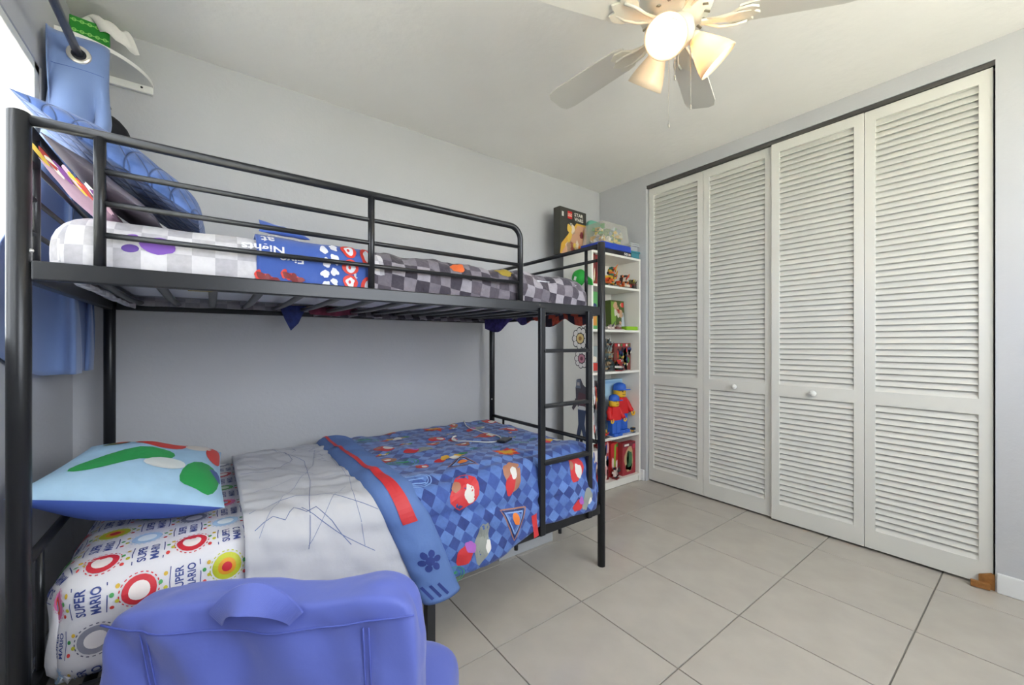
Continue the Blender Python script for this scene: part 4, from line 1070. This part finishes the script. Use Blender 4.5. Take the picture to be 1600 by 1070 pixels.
# shelf 1 (top cell)
z = SHELF[4] + .0005
carton('toy_box', 'narrow red and dark carton at the post end of the top bookcase cell', (.05, .22, .225), (2.345, 2.19, z), 0, '#8c2a2c', {'front': scatter(8, WARM, 8, .2, .8, .1, .9, .1, .25)})
brick_model('brick_model', 'orange winged brick-built toy on the top bookcase cell', (2.60, 2.135, z), .3, 5, ['#3a3a3c', '#d8672a', '#c94a2a', '#2f6a5a', '#d8b23a'], 5, (.17, .10, .145))
brick_model('brick_model', 'small red and orange brick-built toy between the orange one and the olive one', (2.735, 2.115, z), .1, 6, ['#4a3a34', '#c83a2a', '#d87a3a', '#e0d6c4'], 4, (.10, .08, .095))
brick_model('brick_model', 'small olive and dark brick-built toy nearest the closet on the top bookcase cell', (2.818, 2.10, z), .2, 9, ['#3a3a38', '#6a6a3a', '#c9b23a', '#7a3a34'], 3, (.05, .07, .07))
# shelf 2
z = SHELF[3] + .0005
carton('toy_box', 'green carton showing behind the bed post in the second bookcase cell', (.07, .2, .29), (2.36, 2.2, z), 0, '#5aa05a', {'front': [('rect', .5, .3, .7, .4, '#c98a3a'), ('ov', .5, .6, .3, .1, '#2a3a6a')]})
carton('toy_box', 'grey and maroon carton leaning in the second bookcase cell', (.16, .05, .24), (2.585, 2.26, z + .004), .1, '#7a6f72', {'front': [('pg', [(.1, 0), (.6, 0), (.45, .75), (.2, .6)], '#7c2a2c', 0), ('pg', [(.5, .1), (.75, .1), (.7, .9), (.5, .85)], '#cfd0d4', 1)]}, -.06)
carton('toy_box', 'olive green carton with red figure art in the second bookcase cell', (.19, .06, .25), (2.762, 2.225, z + .004), .05, '#4a5a26', {'front': [('pg', [(0, .1), (.3, .1), (.45, .95), (.05, .95)], '#7aa03a', 0)] + scatter(12, ['#a83a2c', '#c9a07c', '#3a4a2a', '#d8d0c0'], 12, .3, .8, .1, .9, .06, .16) + [('pg', [(.72, .05), (.98, .05), (.92, .6), (.78, .6)], '#bcc6cc', 2), ('rect', .85, .86, .16, .16, '#c8302c', 2)]}, -.05)
tag(MB().box((2.79, 2.10, z + .016), (.15, .05, .03), pal('#86b81e'), bev=.002).build('green_block'), 'flat lime green toy block at the front of the second bookcase cell', 'toy')
brick_model('brick_model', 'low pale and maroon brick-built toy beside the lime green block', (2.61, 2.12, z), .1, 15, ['#a89a94', '#7c4a44', '#d0c4bc', '#4a4a52'], 5, (.20, .07, .04))
# shelf 3
z = SHELF[2] + .0005
carton('toy_box', 'wide colourful toy set carton in the middle bookcase cell', (.215, .06, .225), (2.748, 2.17, z), 0, '#7a3a34', {'front': scatter(21, MIX, 34, .08, .92, .08, .78, .05, .14) + [('rect', .5, .92, .94, .12, '#8c2434', 2)] + [('rect', .1 + .16 * k, .92, .10, .09, ('#c8302c', '#e3ddd0', '#3f7a3c')[k % 3], 3) for k in range(6)]})
brick_model('brick_model', 'tan and grey brick-built tower in the middle bookcase cell', (2.575, 2.17, z), .2, 22, ['#5a5f62', '#a08a6a', '#3a4a4a', '#7a8a88'], 5, (.11, .10, .24))
brick_model('brick_model', 'red spiky brick-built toy in front of the wide set carton', (2.655, 2.095, z), .5, 23, ['#8c2424', '#c8302c', '#d8d4cc', '#2a2a30'], 4, (.09, .05, .075))
carton('toy_box', 'small grey and red carton behind the bed post in the middle bookcase cell', (.09, .16, .2), (2.37, 2.19, z), 0, '#8a9494', {'front': [('rect', .5, .2, .8, .3, '#c03a30'), ('ov', .5, .5, .25, .12, '#d8d0c0')]})
# shelf 4
z = SHELF[1] + .0005
carton('toy_box', 'large pale blue carton behind the two toy figures', (.27, .05, .435), (2.735, 2.262, z), 0, '#a9cfe6', {'front': [('rect', .5, .95, .92, .05, '#8fb8d8'), ('ov', .8, .8, .12, .03, '#7aa8d0'), ('rect', .85, .9, .16, .03, '#54606c', 1)]})
carton('toy_box', 'dark mottled carton left of the pale blue carton in the fourth bookcase cell', (.09, .16, .44), (2.452, 2.26, z), 0, '#4a4244', {'front': scatter(31, MIX + ['#c9c9cc'], 30, .1, .9, .05, .95, .08, .2)})
carton('comic_book', 'black and white comic standing behind the bed post in the fourth bookcase cell', (.085, .14, .40), (2.352, 2.18, z), 0, '#b9bcc0', {'front': scatter(33, ['#2a2c30', '#6a6c72', '#e3e3e3', '#b8453c'], 34, .1, .9, .03, .97, .07, .18)})
def toy_figure(label, loc, rz, s_):
    t = thing('toy_figure', label, 'toy figure', loc, rz, 'toy figures in front of the pale blue carton')
    red, blue, yel, blk_ = pal('#cf1f24'), pal('#2a5fc0'), pal('#e8b62a'), pal('#23242a')
    for q in (-1, 1):
        l = MB().box((q * .062 * s_, -.005 * s_, .15 * s_), (.115 * s_, .13 * s_, .26 * s_), blue, bev=.012 * s_).box((q * .062 * s_, -.03 * s_, .03 * s_), (.115 * s_, .19 * s_, .06 * s_), blue, bev=.012 * s_).build('leg', t)
    MB().box((0, 0, .29 * s_), (.25 * s_, .13 * s_, .04 * s_), blue, bev=.006 * s_).build('hip', t)
    MB().prism([(-.15 * s_, 0), (.15 * s_, 0), (.105 * s_, .27 * s_), (-.105 * s_, .27 * s_)], .13 * s_, red, Matrix.Translation((0, .065 * s_, .31 * s_)) @ RX(PI / 2)).build('torso', t)
    for q in (-1, 1):
        a = MB().tube([(q * .115 * s_, 0, .54 * s_), (q * .165 * s_, -.01 * s_, .48 * s_), (q * .185 * s_, -.05 * s_, .40 * s_), (q * .19 * s_, -.095 * s_, .345 * s_)], [.05 * s_, .052 * s_, .046 * s_, .042 * s_], red, 10).build('arm', t)
        h_ = []
        for k in range(9):
            an = -PI * .75 + PI * 1.5 * k / 8 ; h_.append((q * .19 * s_ + .035 * s_ * math.sin(an), -.125 * s_ - .005 * s_ * k * 0, .32 * s_ - .035 * s_ * math.cos(an)))
        MB().tube(h_, .014 * s_, yel, 7).build('hand', a)
    hd = MB().lathe([(.05 * s_, 0), (.06 * s_, .015 * s_), (.092 * s_, .02 * s_), (.102 * s_, .04 * s_), (.102 * s_, .15 * s_), (.09 * s_, .175 * s_), (.0001, .18 * s_)], yel, 22, (0, 0, .575 * s_)).build('head', t)
    P = Print(lambda a, b, l=0: Vector(((.1025 * s_ + l) * math.sin(a / .1), -(.1025 * s_ + l) * math.cos(a / .1), .575 * s_ + b * s_)))
    for q in (-1, 1): P.oval(q * .035, .11, .009, .012, blk_, n=10)
    P.line([(-.04, .072), (-.02, .058), (.02, .058), (.04, .072)], .008, blk_)
    P.build('face_print', hd)
    cp_ = MB().lathe([(.108 * s_, -.01 * s_), (.11 * s_, .03 * s_), (.095 * s_, .08 * s_), (.05 * s_, .108 * s_), (.0001, .115 * s_)], blue, 22, (0, 0, .715 * s_)).build('cap', t)
    MB().prism([(-.10 * s_, 0), (-.085 * s_, -.09 * s_), (0, -.13 * s_), (.085 * s_, -.09 * s_), (.10 * s_, 0)], .016 * s_, blue, Matrix.Translation((0, -.07 * s_, .70 * s_)) @ RX(-.15)).build('brim', cp_)
    return t
toy_figure('larger red and blue toy figure with blue cap, standing behind the shorter one', (2.745, 2.168, z), -.05, .50)
toy_figure('shorter red and blue toy figure with blue cap, standing in front', (2.604, 2.112, z), -.03, .40)
brick_model('brick_model', 'low multicoloured brick-built toy at the feet of the shorter figure', (2.47, 2.10, z), .2, 35, ['#4a4a4e', '#c83a2a', '#d8b23a', '#d8d4cc'], 4, (.08, .05, .05))
brick_model('brick_model', 'tiny blue-grey brick-built toy at the feet of the larger figure', (2.82, 2.088, z), .2, 36, ['#5a6a7a', '#d8a23a', '#2a3a4a'], 3, (.03, .03, .03))
# shelf 5 (bottom cell)
z = SHELF[0] + .0005
carton('toy_box', 'tall red carton at the back of the bottom bookcase cell', (.26, .06, .315), (2.62, 2.29, z), 0, '#b8302c', {'front': scatter(41, ['#d88a7c', '#e3c9c0', '#8c2424', '#d8a23a'], 20, .05, .95, .1, .95, .05, .12)})
carton('toy_box', 'red carton with green creature art at the front of the bottom bookcase cell', (.17, .05, .265), (2.775, 2.12, z), 0, '#9c3038', {'front': [('ov', .5, .45, .36, .36, '#b99a72'), ('ov', .5, .5, .22, .26, '#3f6a44'), ('ov', .48, .25, .28, .12, '#4a3a30'), ('ov', .4, .5, .06, .2, '#7aa07a'), ('ov', .62, .42, .08, .2, '#24382a'), ('rect', .5, .93, .94, .11, '#6a2a34', 2), ('rect', .3, .93, .35, .06, '#e0d6d0', 3), ('rect', .86, .86, .2, .14, '#b83a50', 3)]})
carton('toy_box', 'lime and red carton between the red cartons of the bottom bookcase cell', (.10, .05, .27), (2.635, 2.16, z), .1, '#c02a2c', {'front': [('pg', [(.35, .1), (.6, .1), (.75, .95), (.5, .95)], '#8ab03a', 0), ('ov', .25, .4, .15, .2, '#e3c9c0'), ('ov', .8, .3, .12, .2, '#e8e0dc'), ('rect', .85, .92, .2, .1, '#2f8a3a', 2)]})
carton('toy_box', 'white and red carton behind the bed post in the bottom bookcase cell', (.10, .16, .26), (2.375, 2.17, z), 0, '#d8d2d0', {'front': scatter(44, ['#b8302c', '#7a3a4c', '#3a5aa8', '#e3c9c0'], 22, .1, .9, .05, .95, .08, .18)})
carton('toy_box', 'pink and red carton beside the white one in the bottom bookcase cell', (.09, .05, .30), (2.50, 2.14, z), 0, '#a83a40', {'front': scatter(46, ['#d8a0a0', '#7c1f24', '#e3d3c8', '#3a4a8a'], 16, .1, .9, .05, .95, .1, .2)})
brick_model('brick_model', 'small red brick-built figure at the front of the bottom bookcase cell', (2.60, 2.09, z), .3, 47, ['#7c1f24', '#c8302c', '#2a2a30', '#e0d0c8'], 3, (.05, .04, .075))

# ================================================================== CEILING FAN
FX, FY = 1.355, .82
fan = thing('ceiling_fan', 'white five-blade ceiling fan with three frosted glass lamps', 'ceiling fan', (FX, FY, ZC))
M_fan = mat('fan_white', '#dcd9cc', .4)
M_blade = mat('blade_white', '#d9d7d0', .5)
M_dk = mat('vent_dark', '#8f8b7c', .6)
MB().lathe([(.0001, 0), (.07, 0), (.068, -.02), (.04, -.055), (.016, -.065), (.016, -.10)], M_fan, 28).build('canopy', fan)
hs = MB().lathe([(.016, -.09), (.06, -.095), (.105, -.112), (.125, -.145), (.128, -.185), (.115, -.215), (.075, -.235), (.05, -.24)], M_fan, 36).build('motor_housing', fan)
for q in range(18):
    a = 2 * PI * q / 18
    MB().box((.098 * math.cos(a), .098 * math.sin(a), -.2245), (.034, .008, .004), M_dk, rot=RZ(a) @ RY(.45)).build('vent', hs)
BZ = -.245
sw = MB().lathe([(.05, -.238), (.062, -.245), (.066, -.275), (.058, -.305), (.03, -.318), (.0001, -.32)], M_fan, 30).build('switch_housing', fan)
bl_me = ir_me = None
for q in range(5):
    a = math.radians(92 + 72 * q)
    if bl_me is None:
        ol = [(.20, -.045), (.24, -.058), (.55, -.068), (.595, -.06), (.612, -.035), (.612, .035), (.595, .06), (.55, .068), (.24, .058), (.20, .045)]
        bo = MB().prism(ol, .007, M_blade, Matrix.Translation((0, 0, -.0035)) @ RX(math.radians(11))).build('blade', fan); bl_me = bo.data
        im = MB()
        im.prism([(.085, -.016), (.13, -.011), (.17, -.020), (.20, -.044), (.235, -.05), (.262, -.036), (.25, -.018), (.275, 0), (.25, .018), (.262, .036), (.235, .05), (.20, .044), (.17, .020), (.13, .011), (.085, .016)], .008, M_fan, Matrix.Translation((0, 0, -.013)) @ RX(math.radians(11)))
        for s_ in (-1, 1): im.tube([(.10, s_ * .010, -.008), (.15, s_ * .022, -.020), (.20, s_ * .030, -.018), (.24, s_ * .026, -.014)], .005, M_fan, 6)
        io = im.build('blade_iron', fan); ir_me = io.data
    else: bo = link('blade', bl_me, fan); io = link('blade_iron', ir_me, fan)
    for o in (bo, io): o.location = (0, 0, BZ); o.rotation_euler.z = a
def glass_shade(name, col, tr):
    if name in MATS: return MATS[name]
    m = bpy.data.materials.new(name); m.use_nodes = True; nt = m.node_tree; b = nt.nodes['Principled BSDF']; o = nt.nodes['Material Output']
    b.inputs['Base Color'].default_value = (*lin(col), 1); b.inputs['Roughness'].default_value = .35
    t = nt.nodes.new('ShaderNodeBsdfTranslucent'); t.inputs[0].default_value = (*lin(col), 1); x = nt.nodes.new('ShaderNodeMixShader'); x.inputs[0].default_value = tr
    nt.links.new(b.outputs[0], x.inputs[1]); nt.links.new(t.outputs[0], x.inputs[2]); nt.links.new(x.outputs[0], o.inputs['Surface'])
    MATS[name] = m; return m
M_shade = glass_shade('frosted_glass', '#f2e2c8', .26)
M_bulb_on = mat('bulb_lit', (1.0, 0.80, 0.56), .4, emit=60.0)
M_bulb_off = mat('bulb_off', '#e6e2d6', .3)
for deg, lit in ((200, True), (320, True), (80, False)):
    a = math.radians(deg); tilt = math.radians(42)
    d_ = Vector((math.cos(a) * math.sin(tilt), math.sin(a) * math.sin(tilt), -math.cos(tilt)))
    R = Vector((0, 0, 1)).rotation_difference(d_).to_matrix().to_4x4()
    org = Vector((.068 * math.cos(a), .068 * math.sin(a), -.292))
    ar = MB().tube([(.03 * math.cos(a), .03 * math.sin(a), -.272), (.052 * math.cos(a), .052 * math.sin(a), -.272), org], .011, M_fan, 10).lathe([(.0001, -.012), (.02, -.012), (.024, .0), (.024, .022), (.018, .026)], M_fan, 16, org, R).build('lamp_arm', fan)
    sd_ = MB().lathe([(.024, .004), (.028, .012), (.038, .035), (.053, .07), (.064, .10), (.070, .125), (.067, .126), (.061, .10), (.050, .07), (.035, .036), (.025, .013)], M_shade, 30, org, R).build('lamp_shade', fan)
    MB().lathe([(.0001, .022), (.012, .024), (.014, .038), (.024, .058), (.028, .075), (.024, .092), (.012, .102), (.0001, .104)], M_bulb_on if lit else M_bulb_off, 18, org, R).build('bulb', sd_)
for x, y, l in ((.03, .045, .26), (-.02, -.01, .13), (.05, -.03, .22)):
    c_ = MB().tube([(x, y, -.31), (x, y, -.31 - l)], .0011, mat('chain_steel', '#a8a49a', .4, .5), 5).build('pull_chain', fan)
    MB().lathe([(.0001, 0), (.003, -.004), (.003, -.018), (.0001, -.02)], mat('chain_steel', '#a8a49a'), 8, (x, y, -.31 - l)).build('pull_end', c_)
